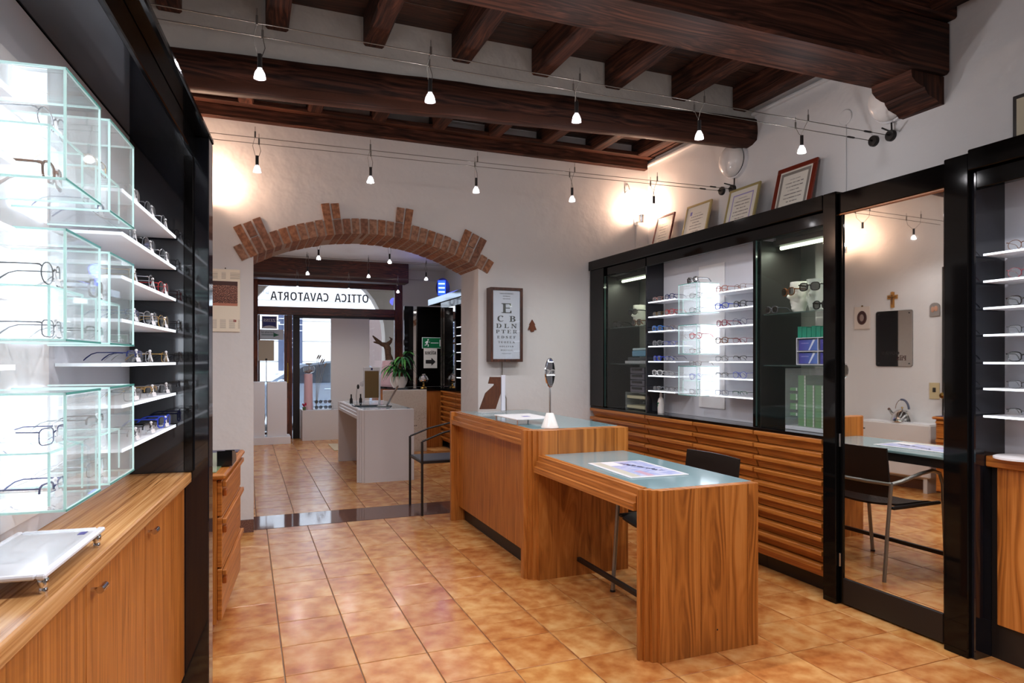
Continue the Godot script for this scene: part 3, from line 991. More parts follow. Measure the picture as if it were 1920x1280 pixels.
func end_plan(x0: float, x1: float, dn: float, df: float) -> Array:   # plan (x, z) with a stepped near-left corner
	return [Vector2(x0 + 0.072, -dn), Vector2(x0 + 0.068, -(dn + 0.018)), Vector2(x0 + 0.044, -(dn + 0.020)), Vector2(x0 + 0.044, -(dn + 0.040)), Vector2(x0 + 0.022, -(dn + 0.042)), Vector2(x0 + 0.022, -(dn + 0.06)), Vector2(x0, -(dn + 0.062)), Vector2(x0, -df), Vector2(x1, -df), Vector2(x1, -dn)]

func make_counter_desk() -> void:
	var co := thing("service_counter", "tall honey wood counter with blue glass top in front of the arch", "counter")
	part(co, "end_panel", mr(1).prism(end_plan(1.565, 2.262, 3.655, 3.76), 1, 0.0, 0.903), M.wood_fig)
	part(co, "far_end_board", mr(1).bx(1.575, 2.25, 0.0, 0.903, 5.28, 5.32, 0.003), M.wood)
	part(co, "rail", mr(2).prism(stair_rail(1.578, 0.903), 2, -5.279, -3.761), M.wood)
	part(co, "front_panel", mr(1).bx(1.64, 1.665, 0.12, 0.80, 3.761, 5.279), M.wood)
	part(co, "plinth", mb().bx(1.69, 1.71, 0.0, 0.119, 3.761, 5.279), M.matt_black)
	part(co, "back_panel", mr(1).bx(2.2, 2.24, 0.0, 0.88, 3.761, 5.279), M.wood)
	part(co, "under_top", mb().bx(1.666, 2.2, 0.80, 0.886, 3.761, 5.279), M.matt_black)
	part(co, "glass_top", mb().bx(1.649, 2.25, 0.889, 0.905, 3.763, 5.277, 0.002), M.frost)
	var dk := thing("consultation_desk", "lower honey wood desk with blue glass top joined to the tall counter", "desk")
	part(dk, "rail", mr(2).prism(stair_rail(1.605, 0.757), 2, -3.654, -2.551), M.wood)
	part(dk, "glass_top", mb().bx(1.676, 2.225, 0.743, 0.758, 2.50, 3.653, 0.002), M.frost)
	part(dk, "apron", mb().bx(2.19, 2.215, 0.69, 0.742, 2.53, 3.653), M.matt_black)
	part(dk, "under_board", mb().bx(1.68, 2.189, 0.72, 0.7425, 2.53, 3.653), M.matt_black)
	part(dk, "foot_bar", mb().bx(1.895, 1.92, 0.09, 0.115, 2.53, 3.654, 0.002), M.matt_black)
	# near panel of upright boards with a stepped corner
	var cuts := [1.682, 1.757, 1.90, 2.165, 2.228]
	part(dk, "corner_post", mr(1).prism(end_plan(1.61, 1.756, 2.455, 2.53), 1, 0.0, 0.757), M.wood)
	for i in range(1, 4):
		part(dk, "plank", mr(1).bx(cuts[i] + 0.0015, cuts[i + 1] - 0.0008, 0.0, 0.757, 2.456, 2.53, 0.0025), M.wood_fig)
	part(dk, "bolt_hole", mb().ball(V(1.99, 0.105, 2.4555), Vector3(0.004, 0.004, 0.002), 10, 6), M.ink)
	# print on the desk
	var im := Image.create(320, 220, false, Image.FORMAT_RGB8)
	var nz := noise(0.02, 91, 4)
	for y in 220:
		for x in 320:
			var c := rgb(232, 232, 236)
			if x > 8 and x < 312 and y > 8 and y < 212:
				c = rgb(166, 176, 224).lerp(rgb(206, 210, 236), clampf(nz.get_noise_2d(x, y) + 0.5, 0, 1))
				if y > 176:
					c = rgb(206, 204, 190)
				var yy := 46.0 + (x - 90.0) * 0.34
				if x > 90 and x < 280 and absf(y - yy) < 9.0 + 26.0 * nz.get_noise_2d(x * 2.2, y * 2.2):
					c = rgb(60, 66, 104)
				if x < 110 and y > 120 and y < 150:
					c = rgb(206, 170, 190)
				if x > 230 and y > 120 and y < 176:
					c = rgb(240, 240, 244)
			im.set_pixel(x, y, c)
	var pm := mb()
	pm.face([Vector3(-0.155, 0.0046, 0.235), Vector3(0.155, 0.0046, 0.235), Vector3(0.155, 0.0046, -0.235), Vector3(-0.155, 0.0046, -0.235)], Vector3.UP, [Vector2(0, 1), Vector2(0, 0), Vector2(1, 0), Vector2(1, 1)])
	var po := thing("desk_mat", "blue and white printed desk mat lying on the lower desk's glass", "desk mat", V(1.90, 0.7585, 2.995), -0.05)
	part(po, "board", mb().box(Vector3(0, 0.002, 0), Vector3(0.325, 0.004, 0.485), 0.001), M.white)
	part(po, "print", pm, textured(ImageTexture.create_from_image(im), Vector3.ONE, 0.25))
	# round mirror on a white cone
	var ms := thing("table_mirror", "round chrome table mirror on a white cone foot on the tall counter", "mirror", V(1.775, 0.9055, 3.79), -0.2)
	part(ms, "foot", mb().lathe([Vector2(0, 0), Vector2(0.056, 0), Vector2(0.056, 0.006), Vector2(0.052, 0.012), Vector2(0.024, 0.09), Vector2(0.02, 0.093), Vector2(0, 0.093)], Vector3.ZERO, 28), M.ceramic)
	part(ms, "stem", mb().tube([Vector3(0, 0.093, 0), Vector3(0, 0.255, 0)], 0.006, 12), M.chrome)
	var disc := mb().tilt(Vector3(0, 0.345, 0), Basis(Vector3.UP, 1.02) * Basis(Vector3.RIGHT, PI / 2))
	disc.lathe([Vector2(0, -0.006), Vector2(0.088, -0.006), Vector2(0.094, -0.002), Vector2(0.094, 0.003), Vector2(0.087, 0.006)], Vector3.ZERO, 40)
	part(ms, "disc", disc, M.chrome)
	var gl := mb().tilt(Vector3(0, 0.345, 0), Basis(Vector3.UP, 1.02) * Basis(Vector3.RIGHT, PI / 2))
	gl.lathe([Vector2(0.0865, 0.0062), Vector2(0, 0.0064)], Vector3.ZERO, 40)
	part(ms, "mirror_glass", gl, M.mirror)
	# white tray on posts
	var wt := thing("counter_tray", "white square tray on clear corner posts on the tall counter's glass", "tray", V(1.765, 0.9055, 4.2), 0.02)
	part(wt, "plate", mb().box(Vector3(0, 0.037, 0), Vector3(0.27, 0.007, 0.40), 0.002), M.white)
	part(wt, "emblem", mb().box(Vector3(0.01, 0.0409, 0.02), Vector3(0.05, 0.0006, 0.05)), mat(rgb(70, 66, 170), 0.4))
	for sx in [-1, 1]:
		for sz in [-1, 1]:
			part(wt, "foot", mb().tube([Vector3(sx * 0.122, 0, sz * 0.187), Vector3(sx * 0.122, 0.033, sz * 0.187)], 0.006, 10), M.chrome)
	# brown display card with clear upright
	var wd := thing("display_stand", "brown angular display card with clear white upright at the counter's arch end", "display stand", V(1.84, 0.9055, 5.06))
	part(wd, "foot", mb().box(Vector3(0.01, 0.006, 0), Vector3(0.24, 0.012, 0.12), 0.003), M.clear)
	var card := mb().prism([Vector2(-0.095, 0.03), Vector2(0.042, 0.028), Vector2(0.086, 0.155), Vector2(0.086, 0.287), Vector2(-0.006, 0.289), Vector2(-0.02, 0.235), Vector2(0.03, 0.232), Vector2(0.03, 0.222), Vector2(-0.045, 0.158)], 2, -0.008, 0.008)
	part(wd, "card", card, textured(M.wood_fig.albedo_texture, Vector3(6, 3, 1), 0.6, Color(0.5, 0.42, 0.38)))
	part(wd, "upright", mb().box(Vector3(0.108, 0.158, 0.0), Vector3(0.034, 0.29, 0.02), 0.002), mat(rgb(222, 222, 232), 0.2))
	# armchair behind the desk: black moulded seat and back on a grey tube frame
	var ch := thing("armchair", "black perforated armchair with grey tube arms behind the lower desk", "chair", V(2.205, 0, 3.07), deg_to_rad(-90))
	make_armchair(ch)
	# dark metal armchair in the archway, seen past the counter
	var bc := thing("armchair", "slim black metal armchair with flat seat standing in the archway", "chair", V(1.62, 0, 5.77), deg_to_rad(-90))
	var leg := func(s: Array) -> MB: return mb().tube(s, 0.011, 8)
	part(bc, "seat", mb().box(Vector3(0, 0.455, 0.02), Vector3(0.40, 0.03, 0.42), 0.008), M.matt_black)
	for sx in [-1, 1]:
		part(bc, "front_leg", leg.call([Vector3(sx * 0.225, 0, 0.225), Vector3(sx * 0.225, 0.635, 0.225)]), M.matt_black)
		part(bc, "arm", mb().tube([Vector3(sx * 0.225, 0.635, 0.225), Vector3(sx * 0.222, 0.70, 0.05), Vector3(sx * 0.215, 0.755, -0.20)], 0.008, 8), M.matt_black)
		part(bc, "back_leg", leg.call([Vector3(sx * 0.2, 0, -0.21), Vector3(sx * 0.2, 0.46, -0.21), Vector3(sx * 0.215, 0.755, -0.2)]), M.matt_black)
		part(bc, "seat_bracket", mb().box(Vector3(sx * 0.205, 0.455, 0.02), Vector3(0.03, 0.024, 0.4)), M.matt_black)
	part(bc, "backrest", mb().tube([Vector3(-0.215, 0.755, -0.2), Vector3(-0.12, 0.765, -0.235), Vector3(0.12, 0.765, -0.235), Vector3(0.215, 0.755, -0.2)], 0.01, 8), M.matt_black)
	part(bc, "back_bar", mb().tube([Vector3(-0.2, 0.58, -0.21), Vector3(0.2, 0.58, -0.21)], 0.008, 8), M.matt_black)

func make_armchair(o: Node3D) -> void:
	# seat: a dished sheet with holes left as dark dimples
	var rows := []
	var nn := []
	var under := []
	var nu := []
	for i in 13:
		var z := -0.21 + 0.42 * i / 12.0
		var rw := []
		var rn := []
		var ru := []
		var rnu := []
		for j in 13:
			var x := -0.215 + 0.43 * j / 12.0
			var y := 0.455 - 0.018 * (1.0 - pow(absf(x) / 0.215, 2.0)) - 0.02 * pow(maxf(0.0, (z - 0.1) / 0.11), 2.0) + 0.012 * pow(maxf(0.0, (-z - 0.1) / 0.11), 2.0)
			rw.append(Vector3(x, y, z))
			rn.append(Vector3(-x * 0.3, 1, 0).normalized())
			ru.append(Vector3(x, y - 0.012, z))
			rnu.append(Vector3(0, -1, 0))
		rows.append(rw)
		nn.append(rn)
		under.append(ru)
		nu.append(rnu)
	var st := mb()
	st.grid(rows, nn)
	st.grid(under, nu)
	for i in 12:
		st.face([rows[i][0], rows[i + 1][0], under[i + 1][0], under[i][0]], Vector3(-1, 0, 0))
		st.face([rows[i][12], rows[i + 1][12], under[i + 1][12], under[i][12]], Vector3(1, 0, 0))
		st.face([rows[0][i], rows[0][i + 1], under[0][i + 1], under[0][i]], Vector3(0, 0, -1))
		st.face([rows[12][i], rows[12][i + 1], under[12][i + 1], under[12][i]], Vector3(0, 0, 1))
	var seat_m := mat(rgb(26, 22, 20), 0.4)
	var seat := part(o, "seat", st, seat_m)
	var ho := mb()
	for i in 4:
		for j in 7:
			var x := (j - 3) * 0.03
			ho.ball(Vector3(x, 0.4385 + 0.018 * pow(absf(x) / 0.215, 2.0), -0.05 + i * 0.03), Vector3(0.005, 0.001, 0.005), 8, 4)
	part(seat, "perforation", ho, M.chrome).set_meta("kind", "stuff")
	# back: curved panel
	var bk := mb()
	var f := []
	var fb := []
	var fn := []
	var fbn := []
	for i in 7:
		var y := 0.50 + 0.30 * i / 6.0
		var r0 := []
		var r1 := []
		var n0 := []
		var n1 := []
		for j in 11:
			var x := -0.225 + 0.45 * j / 10.0
			var z := -0.235 + 0.03 * pow(absf(x) / 0.225, 2.0) - (y - 0.5) * 0.12
			r0.append(Vector3(x, y, z))
			r1.append(Vector3(x, y, z - 0.012))
			n0.append(Vector3(-x * 0.4, 0, 1).normalized())
			n1.append(Vector3(x * 0.4, 0, -1).normalized())
		f.append(r0)
		fb.append(r1)
		fn.append(n0)
		fbn.append(n1)
	bk.grid(f, fn)
	bk.grid(fb, fbn)
	for j in 10:
		bk.face([f[0][j], f[0][j + 1], fb[0][j + 1], fb[0][j]], Vector3(0, -1, 0))
		bk.face([f[6][j], f[6][j + 1], fb[6][j + 1], fb[6][j]], Vector3(0, 1, 0))
	for i in 6:
		bk.face([f[i][0], f[i + 1][0], fb[i + 1][0], fb[i][0]], Vector3(-1, 0, 0))
		bk.face([f[i][10], f[i + 1][10], fb[i + 1][10], fb[i][10]], Vector3(1, 0, 0))
	part(o, "backrest", bk, seat_m)
	var tube_m := mat(rgb(150, 150, 146), 0.35, 0.7)
	for s in [-1, 1]:
		var arm := [Vector3(s * 0.255, 0, 0.25), Vector3(s * 0.262, 0.3, 0.225), Vector3(s * 0.265, 0.56, 0.205), Vector3(s * 0.268, 0.63, 0.17), Vector3(s * 0.27, 0.652, 0.10), Vector3(s * 0.268, 0.64, 0.0), Vector3(s * 0.255, 0.60, -0.16), Vector3(s * 0.235, 0.585, -0.215)]
		part(o, "front_leg_and_arm", mb().tube(arm, 0.012, 10), tube_m)
		part(o, "back_leg", mb().tube([Vector3(s * 0.225, 0, -0.27), Vector3(s * 0.22, 0.3, -0.235), Vector3(s * 0.235, 0.585, -0.222)], 0.0115, 10), tube_m)
		part(o, "side_rail", mb().box(Vector3(s * 0.236, 0.44, 0.0), Vector3(0.03, 0.02, 0.43), 0.006), M.matt_black)
		part(o, "foot", mb().lathe([Vector2(0, 0), Vector2(0.016, 0), Vector2(0.015, 0.012), Vector2(0, 0.013)], Vector3(s * 0.255, 0, 0.25), 12), M.matt_black)
	part(o, "back_rail", mb().tube([Vector3(-0.235, 0.585, -0.22), Vector3(-0.1, 0.585, -0.255), Vector3(0.1, 0.585, -0.255), Vector3(0.235, 0.585, -0.22)], 0.012, 10), tube_m)

# ---------- lamps, cables and things on the walls ----------
func text_mesh(s: String, size: float, depth: float, serif := false, bold := true) -> TextMesh:
	var f := SystemFont.new()
	f.font_names = PackedStringArray(["Droid Serif" if serif else "Droid Sans"])
	f.font_weight = 700 if bold else 400
	var t := TextMesh.new()
	t.text = s
	t.font = f
	t.font_size = 64
	t.pixel_size = size / 46.0
	t.depth = depth
	return t

func letters(par: Node3D, s: String, w: float, h: float, depth: float, m: Material, pos: Vector3, serif := false, back := false) -> MeshInstance3D:   # lettering fitted to a width and a cap height, centred on pos
	var tm := text_mesh(s, h, depth, serif)
	var bb := tm.get_aabb()
	var o := part(par, "lettering", tm, m)
	var kx := w / maxf(bb.size.x, 0.001)
	var ky := h / maxf(bb.size.y, 0.001)
	o.transform = Transform3D(Basis.from_scale(Vector3(-kx if back else kx, ky, 1)), pos)
	var c := bb.get_center()
	o.position = pos - Vector3((-kx if back else kx) * c.x, ky * c.y, 0)
	if back:
		o.transform = Transform3D(Basis(Vector3.UP, PI) * Basis.from_scale(Vector3(kx, ky, 1)), pos + Vector3(kx * c.x, -ky * c.y, 0))
	return o

func cable(x0: float, x1: float, y0: float, y1: float, d: float, label: String) -> void:
	one("steel_cable", label, "cable", mb().tube([V(x0, y0, d), V((x0 + x1) / 2, (y0 + y1) / 2 - 0.004, d), V(x1, y1, d)], 0.0022, 6), M.wire, Vector3.ZERO, 0.0, "lamp cables")

func cable_lamp(x: float, d: float, yc: float, yb: float, gap: float, e: float, label: String, grp: String) -> void:
	var o := thing("cable_lamp", label, "lamp", V(x, yb, d), 0.0, grp)
	var h := yc - yb
	var w := mb()
	w.tube([Vector3(0.012, h, -gap / 2), Vector3(0.022, h * 0.72, -gap * 0.36), Vector3(0.01, 0.085, -0.004)], 0.0016, 6)
	w.tube([Vector3(-0.012, h, gap / 2), Vector3(-0.026, h * 0.72, gap * 0.36), Vector3(-0.01, 0.085, 0.004)], 0.0016, 6)
	part(o, "wire_arm", w, M.wire)
	for s in [-1, 1]:
		part(o, "clamp", mb().lathe([Vector2(0, -0.008), Vector2(0.005, -0.008), Vector2(0.005, 0.03), Vector2(0.0015, 0.032), Vector2(0.0015, 0.06), Vector2(0, 0.06)], Vector3(-s * 0.012, h, s * gap / 2), 8), M.wire)
	part(o, "socket", mb().lathe([Vector2(0, 0.03), Vector2(0.010, 0.03), Vector2(0.0095, 0.088), Vector2(0, 0.09)], Vector3.ZERO, 12), M.matt_black)
	part(o, "reflector", mb().lathe([Vector2(0.024, -0.012), Vector2(0.021, 0.006), Vector2(0.010, 0.028)], Vector3.ZERO, 16), pane(rgb(220, 226, 230), 0.3))
	part(o, "bulb", mb().ball(Vector3.ZERO, Vector3(0.016, 0.014, 0.016), 14, 8), M.bulb)
	spot(V(x, yb, d), rgb(252, 248, 252), e)
	omni(V(x, yb, d), rgb(252, 248, 252), e * 0.14, 0.012)

func make_lamps() -> void:
	# two pairs of cables in the main room
	cable(-0.45, RX - 0.05, 2.70, 2.692, 2.886, "near cable of the low-voltage pair closest to the main beam")
	cable(-0.45, RX - 0.05, 2.70, 2.695, 3.004, "far cable of the low-voltage pair closest to the main beam")
	cable(-0.42, RX - 0.05, 2.67, 2.705, 4.298, "near cable of the low-voltage pair below the log beam")
	cable(-0.42, RX - 0.05, 2.672, 2.72, 4.426, "far cable of the low-voltage pair below the log beam")
	for c in [[2.886, 2.692, "near disc of the pair beside the large wall lamp"], [3.004, 2.695, "far disc of the pair beside the large wall lamp"], [4.298, 2.705, "near disc of the pair beside the wall lamp over the certificates"], [4.426, 2.72, "far disc of the pair beside the wall lamp over the certificates"]]:
		var a := thing("cable_anchor", "black cable anchor, " + c[2], "anchor", V(RX, c[1], c[0]), 0.0, "cable anchors")
		var dm := mb().tilt(Vector3.ZERO, Basis(Vector3.BACK, PI / 2))
		dm.lathe([Vector2(0, 0), Vector2(0.034, 0), Vector2(0.034, 0.016), Vector2(0.029, 0.022), Vector2(0, 0.023)], Vector3.ZERO, 24)
		part(a, "disc", dm, M.matt_black)
		part(a, "hook", mb().tube([Vector3(-0.02, 0, 0), Vector3(-0.05, 0, 0)], 0.005, 8), M.matt_black)
		part(a, "turnbuckle", mb().lathe([Vector2(0, -0.03), Vector2(0.004, -0.03), Vector2(0.006, -0.02), Vector2(0.006, 0.02), Vector2(0.004, 0.03), Vector2(0, 0.03)], Vector3.ZERO, 10), M.matt_black).transform = Transform3D(Basis(Vector3.BACK, PI / 2), Vector3(-0.2, 0, 0))
	var nth := ["first", "second", "third", "fourth", "fifth"]
	var nx := [0.053, 0.778, 1.525, 2.266, 2.987]
	for i in 5:
		cable_lamp(nx[i], 2.945, 2.698, 2.51 + 0.008 * i, 0.118, 0.55, "%s lit cable lamp from the black post, on the pair nearest the main beam" % nth[i], "cable lamps under the main beam")
	var fx := [0.063, 0.754, 1.48, 2.223, 2.93]
	for i in 5:
		cable_lamp(fx[i], 4.362, 2.68 + 0.006 * i, 2.495 + 0.004 * i, 0.128, 0.25, "%s lit cable lamp from the calendar, on the pair below the log" % nth[i], "cable lamps below the log beam")
	# a third pair nearer the viewer, above the picture
	cable(-1.2, RX - 0.05, 2.72, 2.70, 0.84, "near cable of the lamp pair over the viewer, above the picture")
	cable(-1.2, RX - 0.05, 2.72, 2.70, 0.96, "far cable of the lamp pair over the viewer, above the picture")
	for i in 4:
		cable_lamp([0.2, 1.0, 1.8, 2.6][i], 0.9, 2.71, 2.55, 0.12, 0.85, "%s lit cable lamp over the viewer, above the picture" % nth[i], "cable lamps over the viewer")
	# wall lamps: white domes with a dark gasket
	for c in [[2.872, 2.90, 0.128, "large white dome wall lamp just below the carved corbel"], [4.262, 2.918, 0.128, "white dome wall lamp over the certificates near the log's end"]]:
		var o := thing("wall_lamp", c[3], "lamp", V(RX, c[1], c[0]), 0.0, "white dome wall lamps")
		var bs := mb().tilt(Vector3.ZERO, Basis(Vector3.BACK, PI / 2))
		bs.lathe([Vector2(0, 0), Vector2(c[2] + 0.008, 0), Vector2(c[2] + 0.008, 0.03), Vector2(0, 0.031)], Vector3.ZERO, 36)
		part(o, "base", bs, M.white)
		var gk := mb().tilt(Vector3.ZERO, Basis(Vector3.BACK, PI / 2))
		gk.lathe([Vector2(0, 0.031), Vector2(c[2] - 0.004, 0.031), Vector2(c[2] - 0.004, 0.04), Vector2(0, 0.041)], Vector3.ZERO, 36)
		part(o, "gasket", gk, M.matt_black)
		var dm := mb().tilt(Vector3.ZERO, Basis(Vector3.BACK, PI / 2))
		var pr := []
		for k in 10:
			var a := PI / 2 * k / 9.0
			pr.append(Vector2(cos(a) * c[2], 0.041 + sin(a) * 0.085))
		dm.lathe(pr, Vector3.ZERO, 36)
		part(o, "dome", dm, mat(rgb(226, 222, 218), 0.18))
		part(o, "cord", mb().tube([Vector3(-0.02, -c[2], 0), Vector3(-0.03, -c[2] - 0.06, 0.01), Vector3(-0.05, -c[2] - 0.08, 0.03), Vector3(-0.16, -c[2] - 0.075, 0.05)], 0.005, 8), M.matt_black)
	# blank ceiling rose on the wall and its conduit
	var rp_ := thing("junction_box", "round white junction cover with thin conduit dropping behind the mirror header", "cover", V(RX, 2.916, 3.217))
	var rm := mb().tilt(Vector3.ZERO, Basis(Vector3.BACK, PI / 2))
	rm.lathe([Vector2(0, 0), Vector2(0.05, 0), Vector2(0.05, 0.008), Vector2(0.046, 0.012), Vector2(0, 0.012)], Vector3.ZERO, 28)
	part(rp_, "cover", rm, M.plaster)
	part(rp_, "conduit", mb().box(Vector3(-0.006, -0.36, 0), Vector3(0.01, 0.62, 0.016), 0.003), M.plaster)
	# spot lamps that wash the arch wall
	for c in [[V(-0.27, 2.60, 5.40), "left", "chrome spot lamp washing the arch wall above the calendar", Vector3(0, 0.0, -0.12)], [V(3.50, 2.715, 5.42), "right", "chrome spot lamp washing the corner above the black wall unit", Vector3(0.0, 0, -0.1)]]:
		var o := thing("wall_spot", c[2], "lamp", c[0], 0.0, "spot lamps on the arch wall")
		part(o, "bracket", mb().tube([Vector3(0, -0.05, c[3].z), Vector3(0, -0.06, -0.03), Vector3(0, -0.045, 0)], 0.007, 8), M.chrome)
		part(o, "wall_plate", mb().box(Vector3(0, -0.05, c[3].z + 0.008), Vector3(0.05, 0.07, 0.014), 0.003), M.white)
		var cap := mb().lathe([Vector2(0, -0.075), Vector2(0.022, -0.075), Vector2(0.026, -0.03), Vector2(0.032, 0.0)], Vector3.ZERO, 18)
		part(o, "housing", cap, M.chrome)
		part(o, "bulb", mb().ball(Vector3(0, 0.012, 0), Vector3(0.026, 0.022, 0.026), 14, 8), glow(rgb(255, 214, 178), 70.0))
		part(o, "conduit", mb().box(Vector3(0, -0.30, c[3].z + 0.012), Vector3(0.014, 0.44, 0.012), 0.003), M.plaster)
		omni(c[0] + Vector3(0, 0.012, 0), rgb(255, 206, 176), 0.36, 0.02)
	# framed certificates leaning on top of the wall unit
	var cert := [[5.11, 0.27, 0.42, "red-brown", "overexposed certificate in a red-brown frame leaning nearest the arch wall", [120, 60, 52]], [4.63, 0.33, 0.42, "gold", "pale certificate in a narrow gold frame, second from the arch wall", [186, 164, 110]], [4.08, 0.34, 0.43, "olive", "violet-bordered certificate in an olive gold frame below the dome wall lamp", [160, 146, 96]], [3.56, 0.36, 0.46, "mahogany", "ornate dark-bordered certificate in a wide mahogany frame beside the mirror header", [112, 40, 24]]]
	for i in 4:
		var c = cert[i]
		var o := thing("framed_certificate", c[4], "certificate", V(3.47, 2.2505, c[0]), -PI / 2, "framed certificates")
		o.rotation.x = 0.0
		var b := Basis(Vector3.RIGHT, -0.24)
		var w: float = c[1]
		var hh: float = c[2]
		var fw := 0.034 if i == 3 else 0.02
		var fm := mb().tilt(Vector3.ZERO, b)
		fm.box(Vector3(0, fw / 2, 0), Vector3(w, fw, 0.018), 0.003)
		fm.box(Vector3(0, hh - fw / 2, 0), Vector3(w, fw, 0.018), 0.003)
		for s in [-1, 1]:
			fm.box(Vector3(s * (w / 2 - fw / 2), hh / 2, 0), Vector3(fw, hh - 2 * fw, 0.018), 0.003)
		part(o, "frame", fm, mat(rgb(c[5][0], c[5][1], c[5][2]), 0.3))
		var nz := noise(0.05, 60 + i, 2)
		var tw := 96
		var thh := 128
		var im := paint(tw, thh, func(x: int, y: int) -> Color:
			var pc := rgb(226, 222, 210)
			var ex := mini(x, tw - 1 - x)
			var ey := mini(y, thh - 1 - y)
			var e := mini(ex, ey)
			if i == 2 and e >= 12 and e < 15: return rgb(150, 140, 196)
			if i == 3 and e >= 4 and e < 11: return rgb(70, 66, 70) if (x + y) % 4 < 2 else rgb(190, 184, 170)
			if i == 1 and x > 14 and x < 24 and y > 14 and y < 26: return rgb(120, 116, 190)
			var row := (y - 22) / 9
			if y > 22 and y < 110 and (y - 22) % 9 < 2 and absf(x - 48) < 16 + 12 * absf(sin(row * 2.1)) and nz.get_noise_2d(x * 8, row * 40) > -0.25:
				return rgb(110, 104, 100) if not (i == 3 and y > 96) else rgb(150, 50, 50)
			return pc)
		var pm := mb().tilt(Vector3.ZERO, b)
		pm.face([Vector3(-w / 2 + fw, fw, 0.004), Vector3(w / 2 - fw, fw, 0.004), Vector3(w / 2 - fw, hh - fw, 0.004), Vector3(-w / 2 + fw, hh - fw, 0.004)], Vector3(0, 0, 1), [Vector2(0, 1), Vector2(1, 1), Vector2(1, 0), Vector2(0, 0)])
		part(o, "print", pm, textured(im, Vector3.ONE, 0.3))
		part(o, "backing", mb().tilt(Vector3.ZERO, b).box(Vector3(0, hh / 2, -0.004), Vector3(w - fw * 2, hh - fw * 2, 0.006)), M.brown)
	var pf := thing("framed_picture", "thin black framed picture on the wall at the frame edge beyond the corbel", "picture", V(RX, 2.5, 2.07), -PI / 2)
	part(pf, "frame", mb().box(Vector3(0, 0.02, 0.01), Vector3(0.24, 0.30, 0.018), 0.003), M.matt_black)
	part(pf, "print", mb().box(Vector3(0, 0.02, 0.0195), Vector3(0.20, 0.26, 0.002)), mat(rgb(196, 186, 160), 0.6))
	# calendar on the arch wall
	var nz2 := noise(0.09, 17, 3)
	var ctx := paint(128, 256, func(x: int, y: int) -> Color:
		if y > 48 and y < 150 and x > 6 and x < 118:
			if y < 66: return rgb(70, 40, 34)
			var v := nz2.get_noise_2d(x * 3.0, y * 2.0)
			if y > 138: return rgb(186, 120, 96)
			return ramp([rgb(38, 24, 24), rgb(92, 50, 40), rgb(176, 116, 92), rgb(230, 200, 180)], 0.42 + v * 0.9 - (y - 90) * 0.0015)
		if y > 12 and y < 40 and (y % 6) < 2 and (x < 30 or (x > 46 and x < 66) or x > 84): return rgb(150, 140, 128)
		if y > 205 and y < 245 and (y % 5) < 2 and (x % 40) < 26: return rgb(170, 158, 146)
		if x > 98 and x < 112 and y > 206 and y < 216: return rgb(150, 70, 60)
		return rgb(236, 226, 206))
	var cal := thing("wall_calendar", "cream wall calendar with a brown group photograph beside the arch", "calendar", V(-0.146, 1.547, DW))
	part(cal, "sheets", mb().box(Vector3(0, 0.238, 0.006), Vector3(0.206, 0.476, 0.009), 0.001), mat(rgb(232, 222, 202), 0.7))
	var cf := mb()
	cf.face([Vector3(-0.102, 0.001, 0.0108), Vector3(0.102, 0.001, 0.0108), Vector3(0.102, 0.475, 0.0108), Vector3(-0.102, 0.475, 0.0108)], Vector3(0, 0, 1), [Vector2(0, 1), Vector2(1, 1), Vector2(1, 0), Vector2(0, 0)])
	part(cal, "print", cf, textured(ctx, Vector3.ONE, 0.55))
	part(cal, "nail", mb().ball(Vector3(0, 0.484, 0.006), Vector3(0.005, 0.005, 0.006), 8, 6), M.ink)
	# letter chart in a light box
	var ey := thing("eye_chart_box", "wooden light box with a letter chart hanging on the arch wall", "eye chart", V(2.12, 1.315, DW))
	var bxm := mr(1)
	bxm.bx(-0.152, -0.128, 0, 0.65, -0.11, -0.001, 0.002)
	bxm.bx(0.128, 0.152, 0, 0.65, -0.11, -0.001, 0.002)
	bxm.bx(-0.1275, 0.1275, 0, 0.024, -0.11, -0.001, 0.002)
	bxm.bx(-0.1275, 0.1275, 0.626, 0.65, -0.11, -0.001, 0.002)
	part(ey, "case", bxm, textured(M.board.albedo_texture, Vector3(3, 1, 1), 0.4, Color(1.2, 1.1, 1.0)))
	var pl := part(ey, "chart", mb().box(Vector3(0, 0.325, 0.096), Vector3(0.254, 0.60, 0.004)), mat(rgb(206, 214, 226), 0.25))
	var lines := [["TABELLA OTTOMETRICA", 0.598, 0.009, 0.13], ["DECIMALE", 0.575, 0.007, 0.07], ["PER 5 METRI", 0.552, 0.006, 0.07], ["E", 0.470, 0.086, 0.094], ["C  B", 0.378, 0.052, 0.17], ["D L N", 0.315, 0.038, 0.195], ["P T E R", 0.265, 0.030, 0.20], ["E D S E F", 0.216, 0.022, 0.175], ["T E O E L A", 0.172, 0.017, 0.155], ["O D L C F E D", 0.135, 0.012, 0.13], ["M E D I C O L N", 0.102, 0.009, 0.11], ["V D E N P T R C", 0.073, 0.006, 0.09]]
	for l in lines:
		letters(pl, l[0], l[3], l[2], 0.0012, M.ink, Vector3(0, l[1], 0.0984), true)
	part(ey, "glass", mb().box(Vector3(0, 0.325, 0.104), Vector3(0.254, 0.60, 0.003)), M.glass)
	one("power_cord", "grey power cord with inline switch hanging below the letter chart", "cord", mb().tube([V(2.11, 1.314, DW - 0.02), V(2.112, 1.15, DW - 0.012), V(2.115, 1.06, DW - 0.02), V(2.15, 0.99, DW - 0.012), V(2.155, 0.70, DW - 0.012)], [0.004, 0.004, 0.012, 0.004, 0.004], 8), mat(rgb(112, 104, 92), 0.5))
